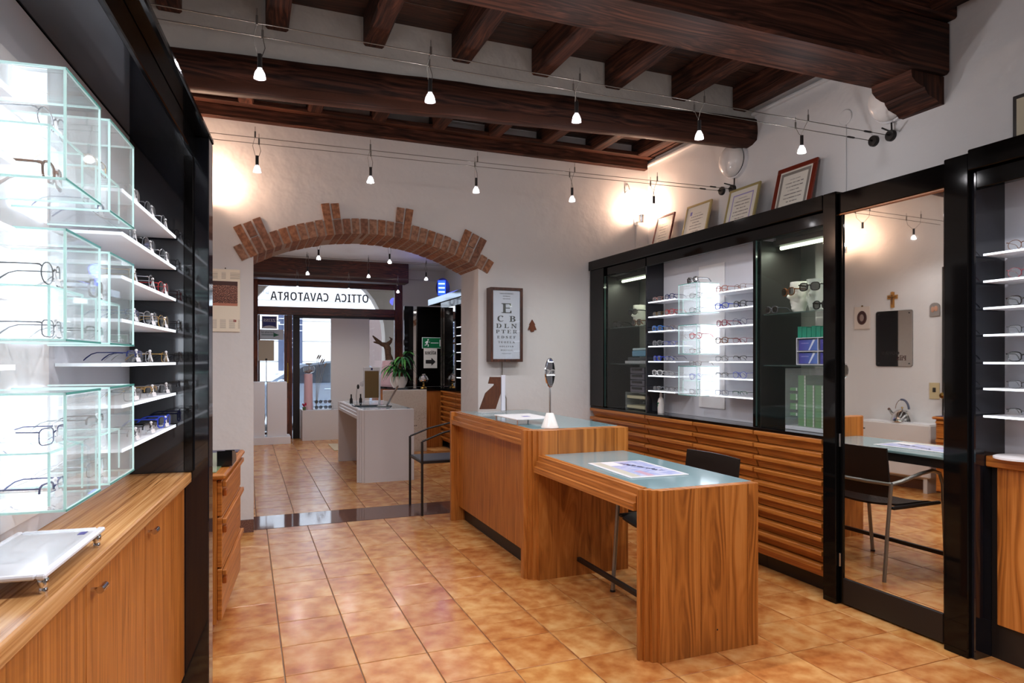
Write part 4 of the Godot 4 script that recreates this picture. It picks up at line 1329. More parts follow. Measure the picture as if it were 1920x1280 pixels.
	var tr := mb().prism([Vector2(-0.042, 0.012), Vector2(-0.016, 0.014), Vector2(-0.016, -0.004), Vector2(0.016, -0.004), Vector2(0.016, 0.014), Vector2(0.042, 0.012), Vector2(0.022, 0.058), Vector2(0.03, 0.058), Vector2(0.0, 0.105), Vector2(-0.03, 0.058), Vector2(-0.022, 0.058)], 2, 0.0, 0.012)
	one("tree_ornament", "small brown wooden tree ornament on the wall right of the letter chart", "ornament", tr, textured(M.wood.albedo_texture, Vector3(5, 5, 1), 0.5, Color(0.62, 0.5, 0.42)), V(2.405, 1.592, DW))
	part(shell("trim_2"), "ring_hook", mb().tube([V(3.38, 2.93, DW), V(3.40, 2.965, DW - 0.02), V(3.43, 2.965, DW - 0.02), V(3.45, 2.93, DW)], 0.004, 8), M.white)

func wl(a: float, y: float) -> Vector3:     # on the left wall
	return lp(a, y, -0.45)

func make_left_wall_things() -> void:
	var rot := lrot()
	var cx := thing("crucifix", "small golden brown crucifix above the wall mirror", "crucifix", wl(2.119, 1.89), rot)
	part(cx, "cross", mb().prism([Vector2(-0.018, 0), Vector2(0.018, 0), Vector2(0.018, 0.095), Vector2(0.054, 0.093), Vector2(0.054, 0.135), Vector2(0.018, 0.133), Vector2(0.018, 0.165), Vector2(0, 0.172), Vector2(-0.018, 0.165), Vector2(-0.018, 0.133), Vector2(-0.054, 0.135), Vector2(-0.054, 0.093), Vector2(-0.018, 0.095)], 2, 0.001, 0.014), mat(rgb(170, 120, 56), 0.4))
	var fg := mb()
	fg.tube([Vector3(0, 0.03, 0.019), Vector3(0, 0.075, 0.02), Vector3(0, 0.11, 0.02)], [0.004, 0.006, 0.009], 8)
	fg.tube([Vector3(-0.044, 0.118, 0.018), Vector3(0, 0.108, 0.02), Vector3(0.044, 0.118, 0.018)], 0.004, 6)
	fg.ball(Vector3(0, 0.128, 0.02), Vector3(0.008, 0.01, 0.008), 10, 8)
	part(cx, "figure", fg, mat(rgb(96, 62, 34), 0.4))
	# mirror with clipped corners and printed lettering
	var mm := thing("wall_mirror", "portrait mirror with rounded corners and dark lettering hung under the crucifix", "mirror", wl(2.105, 1.56), rot)
	var rr := []
	for k in [[1, 1, 0], [-1, 1, 1], [-1, -1, 2], [1, -1, 3]]:
		for i in 5:
			var a: float = (k[2] + i / 4.0) * PI / 2
			rr.append(Vector2(k[0] * 0.175 + cos(a) * 0.022, k[1] * 0.273 + sin(a) * 0.022))
	part(mm, "mirror_glass", mb().prism(rr, 2, 0.006, 0.012), M.mirror)
	part(mm, "backing", mb().prism(rr.map(func(p: Vector2) -> Vector2: return p * 1.008), 2, 0.001, 0.0055), M.matt_black)
	for sx in [-1, 1]:
		for sy in [-1, 1]:
			part(mm, "clip", mb().lathe([Vector2(0.008, 0), Vector2(0.007, 0.004), Vector2(0, 0.005)], Vector3.ZERO, 10), M.ink).transform = Transform3D(Basis(Vector3.RIGHT, PI / 2), Vector3(sx * 0.165, sy * 0.265, 0.012))
	letters(mm, "OOHAU", 0.19, 0.034, 0.001, M.ink, Vector3(0.035, -0.155, 0.0132))
	letters(mm, "Pils", 0.10, 0.055, 0.001, mat(rgb(60, 24, 24), 0.6), Vector3(-0.085, -0.205, 0.0132), true)
	var ov := thing("framed_medallion", "square pale frame holding a dark oval picture near the room corner", "picture", wl(2.46, 1.80), rot)
	part(ov, "frame", mb().box(Vector3(0, 0, 0.008), Vector3(0.185, 0.25, 0.014), 0.003), mat(rgb(214, 204, 194), 0.6))
	var om := mb().tilt(Vector3(0, 0, 0.0155), Basis(Vector3.RIGHT, PI / 2))
	om.ball(Vector3.ZERO, Vector3(0.058, 0.004, 0.078), 24, 8)
	part(ov, "oval", om, mat(rgb(70, 42, 42), 0.3))
	var of := mb().tilt(Vector3(0, 0, 0.019), Basis(Vector3.RIGHT, PI / 2))
	of.ball(Vector3.ZERO, Vector3(0.026, 0.003, 0.04), 14, 8)
	part(ov, "figure", of, mat(rgb(150, 132, 126), 0.5))
	part(ov, "finial", mb().ball(Vector3(0, 0.128, 0.01), Vector3(0.012, 0.012, 0.006), 10, 8), M.brass)
	var ar := []
	for i in 13:
		var a := PI * i / 12.0
		ar.append(Vector2(cos(a) * 0.05, 0.09 + sin(a) * 0.045))
	ar.append(Vector2(-0.05, 0))
	ar.append(Vector2(0.05, 0))
	var pq := thing("arched_plaque", "little grey arched devotional plaque between the wall mirror and the dark door", "plaque", wl(1.685, 1.775), rot)
	part(pq, "tablet", mb().prism(ar, 2, 0.001, 0.014), mat(rgb(140, 134, 130), 0.5))
	part(pq, "relief", mb().ball(Vector3(-0.014, 0.075, 0.014), Vector3(0.02, 0.028, 0.006), 12, 8).ball(Vector3(0.018, 0.068, 0.014), Vector3(0.018, 0.03, 0.006), 12, 8), mat(rgb(184, 140, 116), 0.5))
	var sw := thing("light_switch", "beige switch plate on the wall beside the dark door", "switch", wl(1.69, 1.02), rot)
	part(sw, "plate", mb().box(Vector3(0, 0, 0.005), Vector3(0.10, 0.165, 0.008), 0.002), mat(rgb(196, 180, 140), 0.5))
	part(sw, "rocker", mb().box(Vector3(0, 0.01, 0.011), Vector3(0.03, 0.045, 0.006), 0.001), M.ink)
	# fan heater cabinet under the mirror with a kettle on it
	var ra := thing("radiator_cabinet", "low grey white radiator cabinet standing under the wall mirror", "radiator", wl(2.0, 0), rot)
	part(ra, "case", mb().box(Vector3(-0.02, 0.42, 0.107), Vector3(0.72, 0.53, 0.21), 0.012), M.offwhite)
	part(ra, "top_grille", mb().box(Vector3(-0.02, 0.688, 0.107), Vector3(0.70, 0.006, 0.18), 0.002), M.white)
	for s in [-1, 1]:
		part(ra, "leg", mb().box(Vector3(s * 0.3 - 0.02, 0.077, 0.107), Vector3(0.04, 0.155, 0.16), 0.003), M.offwhite)
	part(ra, "badge", mb().box(Vector3(0.31, 0.60, 0.213), Vector3(0.03, 0.012, 0.003)), M.ink)
	var ke := thing("kettle", "polished steel stovetop kettle with a blue grey handle on the radiator cabinet", "kettle", lp(1.955, 0.6915, -0.34), rot)
	part(ke, "body", mb().lathe([Vector2(0, 0), Vector2(0.102, 0), Vector2(0.108, 0.008), Vector2(0.104, 0.03), Vector2(0.09, 0.07), Vector2(0.068, 0.105), Vector2(0.05, 0.122), Vector2(0.03, 0.128), Vector2(0, 0.13)], Vector3.ZERO, 30), M.chrome)
	part(ke, "lid_knob", mb().lathe([Vector2(0.004, 0.129), Vector2(0.005, 0.138), Vector2(0.012, 0.145), Vector2(0.008, 0.154), Vector2(0, 0.156)], Vector3.ZERO, 14), M.brass)
	part(ke, "spout", mb().tube([Vector3(0.075, 0.055, 0), Vector3(0.11, 0.085, 0), Vector3(0.13, 0.115, 0)], [0.026, 0.018, 0.013], 12), M.chrome)
	part(ke, "whistle", mb().tube([Vector3(0.13, 0.115, 0), Vector3(0.146, 0.128, 0)], 0.013, 10), M.brown)
	var arc := []
	for i in 15:
		var a := PI * (0.02 + 0.96 * i / 14.0)
		arc.append(Vector3(cos(a) * 0.07, 0.125 + sin(a) * 0.105, 0))
	part(ke, "handle_wire", mb().tube(arc, 0.004, 8), M.chrome)
	part(ke, "handle_grip", mb().tube(arc.slice(6, 15), 0.0105, 10), mat(rgb(74, 82, 104), 0.5))
	# dark door on the left wall, with a brass knob
	var dr := struct("door_2", mr(1).tilt(LO, Basis(Vector3.UP, rot)).box(Vector3(1.22, 1.13, -0.428), Vector3(0.76, 2.26, 0.04), 0.004), M.matt_black)
	var kb := mb().tilt(lp(1.56, 0.98, -0.407), Basis(Vector3.UP, rot) * Basis(Vector3.RIGHT, PI / 2))
	kb.lathe([Vector2(0.03, 0), Vector2(0.03, 0.005), Vector2(0.011, 0.008), Vector2(0.010, 0.035), Vector2(0.028, 0.045), Vector2(0.032, 0.06), Vector2(0.024, 0.075), Vector2(0, 0.08)], Vector3.ZERO, 20)
	part(dr, "knob", kb, M.brass)
	# drawer chest past the end of the big display
	var dc := thing("drawer_chest", "red-brown drawer chest with a pale green desk pad past the black post", "chest", LO, rot)
	part(dc, "top", mr(0).bx(0.555, 1.44, 0.775, 0.802, -0.065, 0.38, 0.009), M.wood)
	part(dc, "carcass", mr(1).bx(0.575, 1.42, 0.10, 0.774, -0.024, 0.37), M.wood)
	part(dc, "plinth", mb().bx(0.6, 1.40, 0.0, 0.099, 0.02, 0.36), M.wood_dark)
	for k in 3:
		var y0: float = [0.112, 0.36, 0.60][k]
		var y1: float = [0.352, 0.592, 0.765][k]
		var fr := part(dc, "drawer", mr(0).bx(0.59, 1.405, y0, y1, -0.045, -0.0245, 0.003), M.wood)
		part(fr, "lip", mr(0).bx(0.59, 1.405, y1 - 0.028, y1 - 0.004, -0.064, -0.0455, 0.003), M.wood)
		part(fr, "pull", mb().bx(0.61, 0.655, y1 - 0.075, y1 - 0.045, -0.0625, -0.0455, 0.003), M.wood_dark)
	one("desk_pad", "pale green glass pad lying on the drawer chest", "desk pad", mb().bx(0.60, 1.30, 0.8022, 0.807, -0.02, 0.3, 0.001), mat(rgb(132, 146, 110), 0.1), LO, rot)
	one("leaflet", "dark blue leaflet on the far end of the drawer chest", "leaflet", mb().bx(1.31, 1.42, 0.8022, 0.806, -0.04, 0.16, 0.001), mat(rgb(36, 40, 84), 0.3), LO, rot)
	var tp := thing("tape_dispenser", "black desk box with a shiny clip on the green pad", "desk box", lp(0.86, 0.8072, 0.05), rot)
	part(tp, "case", mb().prism([Vector2(-0.09, 0), Vector2(0.09, 0), Vector2(0.09, 0.03), Vector2(0.04, 0.055), Vector2(-0.09, 0.075)], 2, -0.05, 0.02), mat(rgb(22, 22, 24), 0.15))
	part(tp, "clip", mb().prism([Vector2(0.055, 0.036), Vector2(0.092, 0.026), Vector2(0.10, 0.03), Vector2(0.06, 0.06)], 2, -0.03, 0.015), M.chrome)

const NTH := ["first", "second", "third", "fourth", "fifth", "sixth", "seventh", "eighth", "ninth", "tenth", "eleventh", "twelfth", "thirteenth", "fourteenth", "fifteenth", "sixteenth"]

# ---------- what stands inside the glazed end bays ----------
func make_bay_things() -> void:
	# mirror-side bay (depths 2.80 to 3.33); heights of its shelves 0.905, 1.30, 1.62
	var heads := mat(rgb(224, 226, 214), 0.3)
	var clearh := pane(rgb(226, 232, 226), 0.35)
	for c in [[V(3.17, 1.6205, 3.14), heads, "white head form with brown sunglasses on the upper glass shelf, mirror side", -1.75], [V(3.15, 1.6205, 2.995), clearh, "clear head form with sport sunglasses on the upper glass shelf, mirror side", -1.25], [V(3.2, 1.6205, 4.98), heads, "white head form with dark sunglasses on the upper glass shelf, arch side", -1.5]]:
		var o := thing("head_form", c[2], "head form", c[0], c[3], "head forms in the glazed cabinets")
		var h := mb()
		var rows := []
		var nn := []
		for i in 21:                     # half head with forehead, nose, lips and chin, from bottom to top
			var y := 0.19 * i / 20.0
			var k := i / 20.0
			var jaw := smoothstep(0.06, 0.42, k)
			var neck := 1.0 - smoothstep(0.0, 0.08, k)
			var wd := lerpf(0.036, 0.056, jaw) * (1.0 - 0.06 * smoothstep(0.8, 1.0, k)) + 0.002 * neck
			var back := lerpf(0.03, 0.05, jaw)
			var front := lerpf(0.046, 0.056, jaw) - 0.014 * neck
			var nose := 0.034 * exp(-pow((k - 0.50) / 0.075, 2.0)) + 0.016 * exp(-pow((k - 0.60) / 0.07, 2.0))
			var mouth := 0.010 * exp(-pow((k - 0.335) / 0.03, 2.0)) + 0.009 * exp(-pow((k - 0.265) / 0.028, 2.0)) - 0.005 * exp(-pow((k - 0.30) / 0.014, 2.0)) + 0.013 * exp(-pow((k - 0.13) / 0.05, 2.0)) + 0.008 * exp(-pow((k - 0.86) / 0.12, 2.0))
			var rw := []
			var rn := []
			for j in 33:
				var a := TAU * j / 32.0
				var cz := cos(a)
				var f := maxf(0.0, cz)
				var eye := 0.014 * exp(-pow((k - 0.66) / 0.05, 2.0)) * exp(-pow((absf(sin(a)) - 0.42) / 0.2, 2.0)) * f
				rw.append(Vector3(sin(a) * wd, y, cz * (front if cz > 0 else back) + nose * exp(-pow(sin(a) / 0.24, 2.0)) * f + mouth * exp(-pow(sin(a) / 0.5, 2.0)) * f - eye))
				rn.append(Vector3(sin(a), 0, cz))
			rows.append(rw)
			nn.append(rn)
		for i in 21:
			for j in 33:
				var du: Vector3 = rows[i][(j + 1) % 32] - rows[i][(j + 31) % 32]
				var dv: Vector3 = rows[mini(i + 1, 20)][j] - rows[maxi(i - 1, 0)][j]
				var q := dv.cross(du).normalized()
				nn[i][j] = q if q.dot(nn[i][j]) > 0 else -q
		h.grid(rows, nn)
		h.face(rows[20].slice(0, 32), Vector3.UP)
		h.face(rows[0].slice(0, 32), Vector3.DOWN)
		part(o, "head", h, c[1])
	spectacles("tortoiseshell", 4, "worn by the white head form on the mirror side", V(3.084, 1.722, 3.153), -1.75, "sunglasses in the glazed cabinets")
	spectacles("dark", 4, "worn by the clear head form, red band", V(3.068, 1.735, 2.969), -1.25, "sunglasses in the glazed cabinets")
	spectacles("black", 4, "lying beside the clear head form near the mirror", V(3.06, 1.621, 2.875), -1.57, "sunglasses in the glazed cabinets")
	spectacles("grey", 4, "lying in front of the white head form", V(3.04, 1.621, 3.243), -1.57, "sunglasses in the glazed cabinets").scale = Vector3.ONE * 0.84
	spectacles("black", 4, "worn by the white head form on the arch side", V(3.12, 1.722, 4.975), -1.5, "sunglasses in the glazed cabinets")
	spectacles("tortoiseshell", 4, "beside the head form on the arch side", V(3.05, 1.621, 4.80), -1.5, "sunglasses in the glazed cabinets")
	spectacles("dark", 4, "lying farthest on the arch side shelf", V(3.05, 1.621, 5.12), -1.5, "sunglasses in the glazed cabinets")
	# contact lens cartons in a white rack, teal packs above
	var rk := thing("carton_rack", "white four-bay rack on the middle glass shelf of the mirror-side cabinet", "rack", V(3.19, 1.3005, 2.965), RR)
	var wp := mat(rgb(206, 208, 216), 0.4)
	for y in [0.003, 0.083, 0.163]:
		part(rk, "shelf_board", mb().box(Vector3(0, y, 0), Vector3(0.33, 0.005, 0.12)), wp)
	for x in [-0.163, 0.0, 0.163]:
		part(rk, "upright", mb().box(Vector3(x, 0.083, 0), Vector3(0.006, 0.155, 0.118)), wp)
	var blue := paint(64, 32, func(x: int, y: int) -> Color:
		var k := x / 64.0
		var c := rgb(70, 66, 150).lerp(rgb(96, 130, 200), k)
		if absf((x - 34) - (32 - y) * 0.55) < 2.5 + (32 - y) * 0.05 and x > 30: return rgb(214, 226, 244)
		if y > 8 and y < 12 and x > 6 and x < 34 and x % 5 < 3: return rgb(150, 150, 206)
		return c)
	var bmat := textured(blue, Vector3.ONE, 0.25)
	var wh := ["upper row, arch side", "upper row, mirror side", "lower row, arch side", "lower row, mirror side"]
	for i in 4:
		var x: float = [-0.0815, 0.0815][i % 2]
		var bo := thing("lens_carton", "violet blue lens carton in the white rack, " + wh[i], "carton", V(3.19, 1.3005 + [0.086, 0.006][i / 2], 2.965 - x), RR, "violet blue lens cartons")
		part(bo, "carton", mb().box(Vector3(0, 0.035, 0), Vector3(0.146, 0.066, 0.1), 0.001), mat(rgb(66, 66, 140), 0.3))
		var fm := mb()
		fm.face([Vector3(-0.072, 0.003, 0.0504), Vector3(0.072, 0.003, 0.0504), Vector3(0.072, 0.067, 0.0504), Vector3(-0.072, 0.067, 0.0504)], Vector3(0, 0, 1), [Vector2(0, 1), Vector2(1, 1), Vector2(1, 0), Vector2(0, 0)])
		part(bo, "print", fm, bmat)
	var teal := mat(rgb(24, 140, 112), 0.4)
	var teal2 := mat(rgb(14, 96, 104), 0.4)
	for i in 9:
		var hh := 0.068 - 0.004 * (i % 3)
		one("lens_pack", "upright teal lens pack on the white rack, %s from the arch side" % ["first", "second", "third", "fourth", "fifth", "sixth", "seventh", "eighth", "ninth"][i], "carton", mb().box(Vector3(0, hh / 2, 0), Vector3(0.033, hh, 0.1), 0.001), teal if i < 8 else teal2, V(3.19, 1.4665, 3.112 - i * 0.0355), RR, "upright teal lens packs")
	# green cartons stacked in four columns inside a clear tray box
	var tb := thing("clear_tray_box", "clear acrylic case standing on the sill around the green cartons", "case", V(3.2, 0.9055, 3.02), RR)
	part(tb, "foot", mb().box(Vector3(0, 0.012, 0), Vector3(0.34, 0.024, 0.2), 0.002), mat(rgb(206, 214, 220), 0.3))
	part(tb, "front_pane", mb().box(Vector3(0, 0.2, 0.098), Vector3(0.34, 0.35, 0.003)), pane(rgb(200, 220, 215), 0.1))
	part(tb, "side_pane", mb().box(Vector3(-0.169, 0.2, 0), Vector3(0.003, 0.35, 0.19)), pane(rgb(200, 220, 215), 0.1))
	part(tb, "side_pane", mb().box(Vector3(0.169, 0.2, 0), Vector3(0.003, 0.35, 0.19)), pane(rgb(200, 220, 215), 0.1))
	var gr := textured(paint(48, 12, func(x: int, y: int) -> Color:
		if x > 38: return rgb(222, 228, 220)
		return rgb(58, 140, 56) if (x + y * 3) % 13 > 1 else rgb(150, 200, 140)), Vector3.ONE, 0.4)
	var per := [[0, 0, 0, 1, 0, 1, 1, 0, 1, 1, 0, 1, 0, 0, 0, 0], [1, 1, 1, 1, 1, 1, 1, 1, 1, 1, 1, 1, 1, 1, 1, 1], [1, 1, 1, 0, 1, 1, 1, 1, 1, 1, 1, 1, 0, 0, 1, 1], [1, 1, 0, 1, 1, 1, 1, 1, 0, 1, 1, 0, 0, 1, 1, 1], [1, 0, 0, 1, 1, 0, 1, 1, 0, 1, 0, 1, 0, 0, 0, 1]]
	var cw := 0.062
	var colname := ["outermost column on the arch side", "second column from the arch side", "middle column", "fourth column from the arch side", "column nearest the mirror"]
	var cm: ArrayMesh = mb().box(Vector3(0, 0.0095, 0), Vector3(cw - 0.002, 0.0188, 0.14), 0.0006).mesh()
	var fp := mb()
	fp.face([Vector3(-cw / 2 + 0.002, 0.001, 0.0703), Vector3(cw / 2 - 0.002, 0.001, 0.0703), Vector3(cw / 2 - 0.002, 0.0182, 0.0703), Vector3(-cw / 2 + 0.002, 0.0182, 0.0703)], Vector3(0, 0, 1), [Vector2(0, 1), Vector2(1, 1), Vector2(1, 0), Vector2(0, 0)])
	var fpm := fp.mesh()
	for j in 5:
		var y := 0.9305
		var nbox := 0
		for k in 16:
			if per[j][k] == 0 and j != 0 and k > 2:
				continue
			if j == 0 and per[j][k] == 0:
				continue
			nbox += 1
			var o := thing("green_carton", "green carton in the clear case, %s, %s from the sill" % [colname[j], NTH[nbox - 1]], "carton", V(3.205, y + (k * 0.0192 if j == 0 else (nbox - 1) * 0.0192), 3.155 - j * (cw + 0.003)), RR, "thin green cartons")
			part(o, "carton", cm, mat(rgb(62, 128, 58), 0.5) if k == 0 else M.get_or_add("green_card", mat(rgb(58, 126, 56), 0.5)))
			part(o, "print", fpm, gr)
	one("booklet", "cream booklet leaning at the foot of the case near the mirror", "booklet", mb().tilt(Vector3.ZERO, Basis(Vector3.RIGHT, -0.5)).box(Vector3(0, 0.045, 0), Vector3(0.04, 0.09, 0.008), 0.001), mat(rgb(200, 188, 140), 0.5), V(3.12, 0.9065, 2.822), RR)
	one("flat_case", "flat blue grey case lying left of the green cartons", "case", mb().box(Vector3(0, 0.03, 0), Vector3(0.12, 0.06, 0.16), 0.004), mat(rgb(84, 104, 112), 0.3), V(3.3, 0.9055, 3.255), RR)
	# arch-side bay
	var lt := thing("lens_box", "clear box with pale blue lens packs on the middle shelf, arch side", "box", V(3.16, 1.3005, 4.85), RR)
	part(lt, "riser", mb().box(Vector3(0, 0.012, 0), Vector3(0.36, 0.024, 0.16), 0.002), mat(rgb(170, 176, 178), 0.3))
	part(lt, "wrapped_pack", mb().box(Vector3(0.03, 0.085, 0), Vector3(0.26, 0.05, 0.12), 0.006), mat(rgb(96, 150, 178), 0.25))
	part(lt, "wrapped_top", mb().box(Vector3(0.02, 0.122, 0), Vector3(0.24, 0.02, 0.11), 0.005), mat(rgb(176, 200, 206), 0.2))
	part(lt, "strip_pack", mb().box(Vector3(-0.02, 0.04, 0), Vector3(0.28, 0.028, 0.13), 0.004), mat(rgb(60, 66, 70), 0.4))
	var st := thing("drawer_organiser", "grey stack of small trays on the sill of the arch-side cabinet", "organiser", V(3.22, 1.055, 4.90), RR)
	for k in 4:
		part(st, "tray", mb().box(Vector3(0, 0.024 + k * 0.054, 0), Vector3(0.22, 0.05, 0.2), 0.004), mat(rgb(96, 94, 106), 0.35))
		part(st, "slot", mb().box(Vector3(0, 0.032 + k * 0.054, 0.101), Vector3(0.16, 0.02, 0.004)), M.ink)
	var tr := thing("lens_tray_stand", "two-level clear stand with cream trays at the foot of the arch-side cabinet", "stand", V(3.19, 0.9055, 4.87), RR)
	for k in 2:
		part(tr, "cream_tray", mb().box(Vector3(-0.02, 0.022 + k * 0.085, 0), Vector3(0.28, 0.024, 0.18), 0.002), mat(rgb(206, 204, 168), 0.4))
	part(tr, "top_board", mb().box(Vector3(0, 0.1455, 0), Vector3(0.34, 0.005, 0.2)), pane(rgb(200, 214, 210), 0.2))
	for s in [-1, 1]:
		part(tr, "side_pane", mb().box(Vector3(s * 0.165, 0.0715, 0), Vector3(0.004, 0.142, 0.2)), pane(rgb(200, 214, 210), 0.2))
	# spray bottle in the niche
	var bo := thing("spray_bottle", "white spray bottle with a green mark standing at the niche's dark end", "bottle", V(3.09, 0.9055, 4.50))
	bo.scale = Vector3.ONE * 0.9
	part(bo, "body", mb().lathe([Vector2(0, 0), Vector2(0.028, 0), Vector2(0.03, 0.004), Vector2(0.03, 0.1), Vector2(0.024, 0.125), Vector2(0.012, 0.145), Vector2(0, 0.146)], Vector3.ZERO, 22), M.ceramic)
	part(bo, "cap", mb().lathe([Vector2(0.012, 0.145), Vector2(0.0125, 0.165), Vector2(0.008, 0.186), Vector2(0, 0.187)], Vector3.ZERO, 18), M.white)
	part(bo, "mark", mb().tilt(Vector3(-0.0302, 0.075, 0), Basis(Vector3.UP, -PI / 2)).prism([Vector2(-0.01, -0.02), Vector2(0.0, -0.01), Vector2(-0.002, 0.004), Vector2(0.012, 0.012), Vector2(0.008, 0.024), Vector2(-0.008, 0.018), Vector2(-0.006, 0.0)], 2, 0.0, 0.0012), mat(rgb(40, 120, 84), 0.5))

# ---------- the front shop beyond the arch ----------
func make_front_shop() -> void:
	struct("wall_left_front", mb().bx(-0.8, -0.6, 0, 3.1, DB, DF + 0.2), M.plaster)
	struct("wall_right_front", mb().bx(3.4, 3.6, 0, 3.1, DB, DF + 0.2), M.plaster)
	struct("ceiling_front", mb().bx(-0.8, 3.6, 2.96, 3.2, DB, DF + 0.2), M.plaster)
	struct("wall_street", mb().bx(2.62, 3.6, 0, 2.96, DF, DF + 0.2), M.plaster)
	struct("wall_street", mb().bx(-0.8, 0.1, 0, 2.96, DF, DF + 0.2), M.plaster)
	struct("wall_street", mb().bx(0.1, 2.62, 2.72, 2.96, DF, DF + 0.2), M.plaster)
	struct("trim_3", mr(0).bx(-0.6, 2.56, 2.63, 2.958, 11.1, 11.4, 0.008), textured(M.board.albedo_texture, Vector3(1.2, 0.6, 1), 0.5, Color(1.25, 1.05, 0.95)))
	# timber shop front: uprights, rails, panes
	var brown := textured(M.board.albedo_texture, Vector3(2, 1, 1), 0.35, Color(1.5, 1.25, 1.1))
	var wf := shell("window_1")
	for r in [[0.1, 0.185, 0.0, 2.72], [0.64, 0.73, 0.0, 2.09], [2.48, 2.62, 0.0, 2.72]]:
		part(wf, "upright", mr(1).bx(r[0], r[1], r[2], r[3], DF, DF + 0.09, 0.005), brown)
	part(wf, "rail", mr(0).bx(0.186, 2.479, 2.095, 2.235, DF, DF + 0.09, 0.005), brown)
	part(wf, "rail", mr(0).bx(0.186, 2.479, 2.585, 2.72, DF, DF + 0.09, 0.005), brown)
	part(wf, "black_rail", mb().bx(0.74, 2.479, 2.05, 2.094, DF + 0.005, DF + 0.08, 0.004), M.matt_black)
	part(wf, "black_upright", mb().bx(0.74, 0.85, 0.0, 2.05, DF + 0.005, DF + 0.08, 0.004), M.matt_black)
	part(wf, "pane", mb().bx(0.186, 2.479, 2.236, 2.584, DF + 0.04, DF + 0.046), M.glass)
	part(wf, "pane", mb().bx(0.85, 2.479, 0.5, 2.049, DF + 0.04, DF + 0.046), M.glass)
	part(wf, "base_panel", mb().bx(0.85, 2.479, 0.0, 0.499, DF + 0.01, DF + 0.08), M.white)
	# name on the outside of the transom: reads from the street
	letters(wf, "OTTICA  CAVATORTA", 1.64, 0.145, 0.006, mat(rgb(58, 66, 76), 0.5), V(1.20, 2.42, DF + 0.051), false, true)
	letters(wf, "dal '5", 0.10, 0.06, 0.006, mat(rgb(230, 232, 236), 0.5), V(0.31, 2.47, DF + 0.051), false, true)
	# glazed door in the left part
	var dr := shell("door_1")
	for r in [[0.187, 0.215], [0.60, 0.638]]:
		part(dr, "stile", mr(1).bx(r[0], r[1], 0.01, 2.09, DF + 0.01, DF + 0.06, 0.003), brown)
	part(dr, "bottom_rail", mr(0).bx(0.216, 0.599, 0.01, 0.12, DF + 0.01, DF + 0.06, 0.003), brown)
	part(dr, "pane", mb().bx(0.216, 0.599, 0.121, 2.089, DF + 0.03, DF + 0.036), M.glass)
	var hn := part(dr, "handle", mb().tube([V(0.655, 0.95, DF - 0.002), V(0.655, 0.95, DF - 0.05), V(0.655, 1.28, DF - 0.05), V(0.655, 1.28, DF - 0.002)], 0.012, 8), M.brass)
	hn.position = Vector3.ZERO
	var bn := thing("window_sticker", "white band with a green arrow stuck across the shop door glass", "sticker", V(0.40, 1.795, DF + 0.026))
	part(bn, "band", mb().box(Vector3(0, -0.035, 0), Vector3(0.38, 0.17, 0.002)), mat(rgb(206, 216, 222), 0.4))
	part(bn, "arrow_shaft", mb().box(Vector3(-0.05, -0.04, 0.0025), Vector3(0.22, 0.011, 0.002)), mat(rgb(70, 104, 100), 0.5))
	part(bn, "arrow_head", mb().prism([Vector2(0.03, -0.075), Vector2(0.125, -0.04), Vector2(0.03, -0.005)], 2, 0.0015, 0.0035), mat(rgb(28, 112, 82), 0.5))
	letters(bn, "la aterina", 0.20, 0.042, 0.002, mat(rgb(120, 136, 146), 0.5), Vector3(-0.06, 0.005, 0.0022))
	var zs := thing("lens_maker_sign", "navy blue square sign with white reversed lettering on the shop door glass", "sign", V(0.365, 1.885, DF + 0.026))
	part(zs, "panel", mb().prism([Vector2(-0.105, 0.0), Vector2(-0.06, 0.02), Vector2(0, 0.028), Vector2(0.06, 0.02), Vector2(0.105, 0.0), Vector2(0.105, 0.175), Vector2(-0.105, 0.175)], 2, -0.002, 0.002), mat(rgb(34, 44, 122), 0.4))
	part(zs, "margin", mb().box(Vector3(0, 0.08, -0.004), Vector3(0.24, 0.21, 0.002)), M.white)
	letters(zs, "ZEISS", 0.185, 0.05, 0.003, M.white, Vector3(0, 0.115, 0.0034), true, true)
	# white display blocks in front of the door
	var pb := thing("display_plinth", "pair of white display blocks on one slab in front of the shop door", "plinth", V(0, 0, 11.3))
	part(pb, "slab", mb().bx(-0.1, 0.66, 0.0, 0.12, -0.2, 0.2, 0.004), M.white)
	part(pb, "block", mb().bx(-0.05, 0.275, 0.121, 0.985, -0.16, 0.16, 0.003), M.white)
	part(pb, "block", mb().bx(0.31, 0.605, 0.121, 0.985, -0.16, 0.16, 0.003), M.white)
	var tm := thing("swivel_mirror", "small tan backed mirror on a thin stand on the white blocks by the door", "mirror", V(0.30, 0.986, 11.3))
	part(tm, "plate", mb().box(Vector3(-0.0, 0.50, 0), Vector3(0.235, 0.33, 0.012), 0.003), mat(rgb(158, 146, 128), 0.4))
	part(tm, "emblem", mb().box(Vector3(0.0, 0.355, 0.0066), Vector3(0.03, 0.03, 0.002)), M.ink)
	part(tm, "stem", mb().tube([Vector3(0, 0.008, 0), Vector3(0, 0.335, 0)], 0.006, 8), M.chrome)
	part(tm, "foot", mb().box(Vector3(-0.01, 0.004, 0), Vector3(0.16, 0.008, 0.14), 0.003), M.chrome)
	# white window base and tall back panel
	var wb := thing("white_display", "white window base with a tall white panel rising behind the shop counter", "window display", V(0, 0, 0))
	part(wb, "base", mb().bx(0.86, 2.02, 0.0, 0.50, 11.42, 11.82, 0.003), M.offwhite)
	part(wb, "panel", mb().bx(1.345, 1.995, 0.501, 2.045, 11.66, 11.70, 0.003), M.offwhite)
	var pinkm := mat(rgb(226, 186, 190), 0.4)
	var p1 := thing("pedestal", "tall slim pink cylinder pedestal standing in the shop window", "pedestal", V(0.975, 0.501, 11.66))
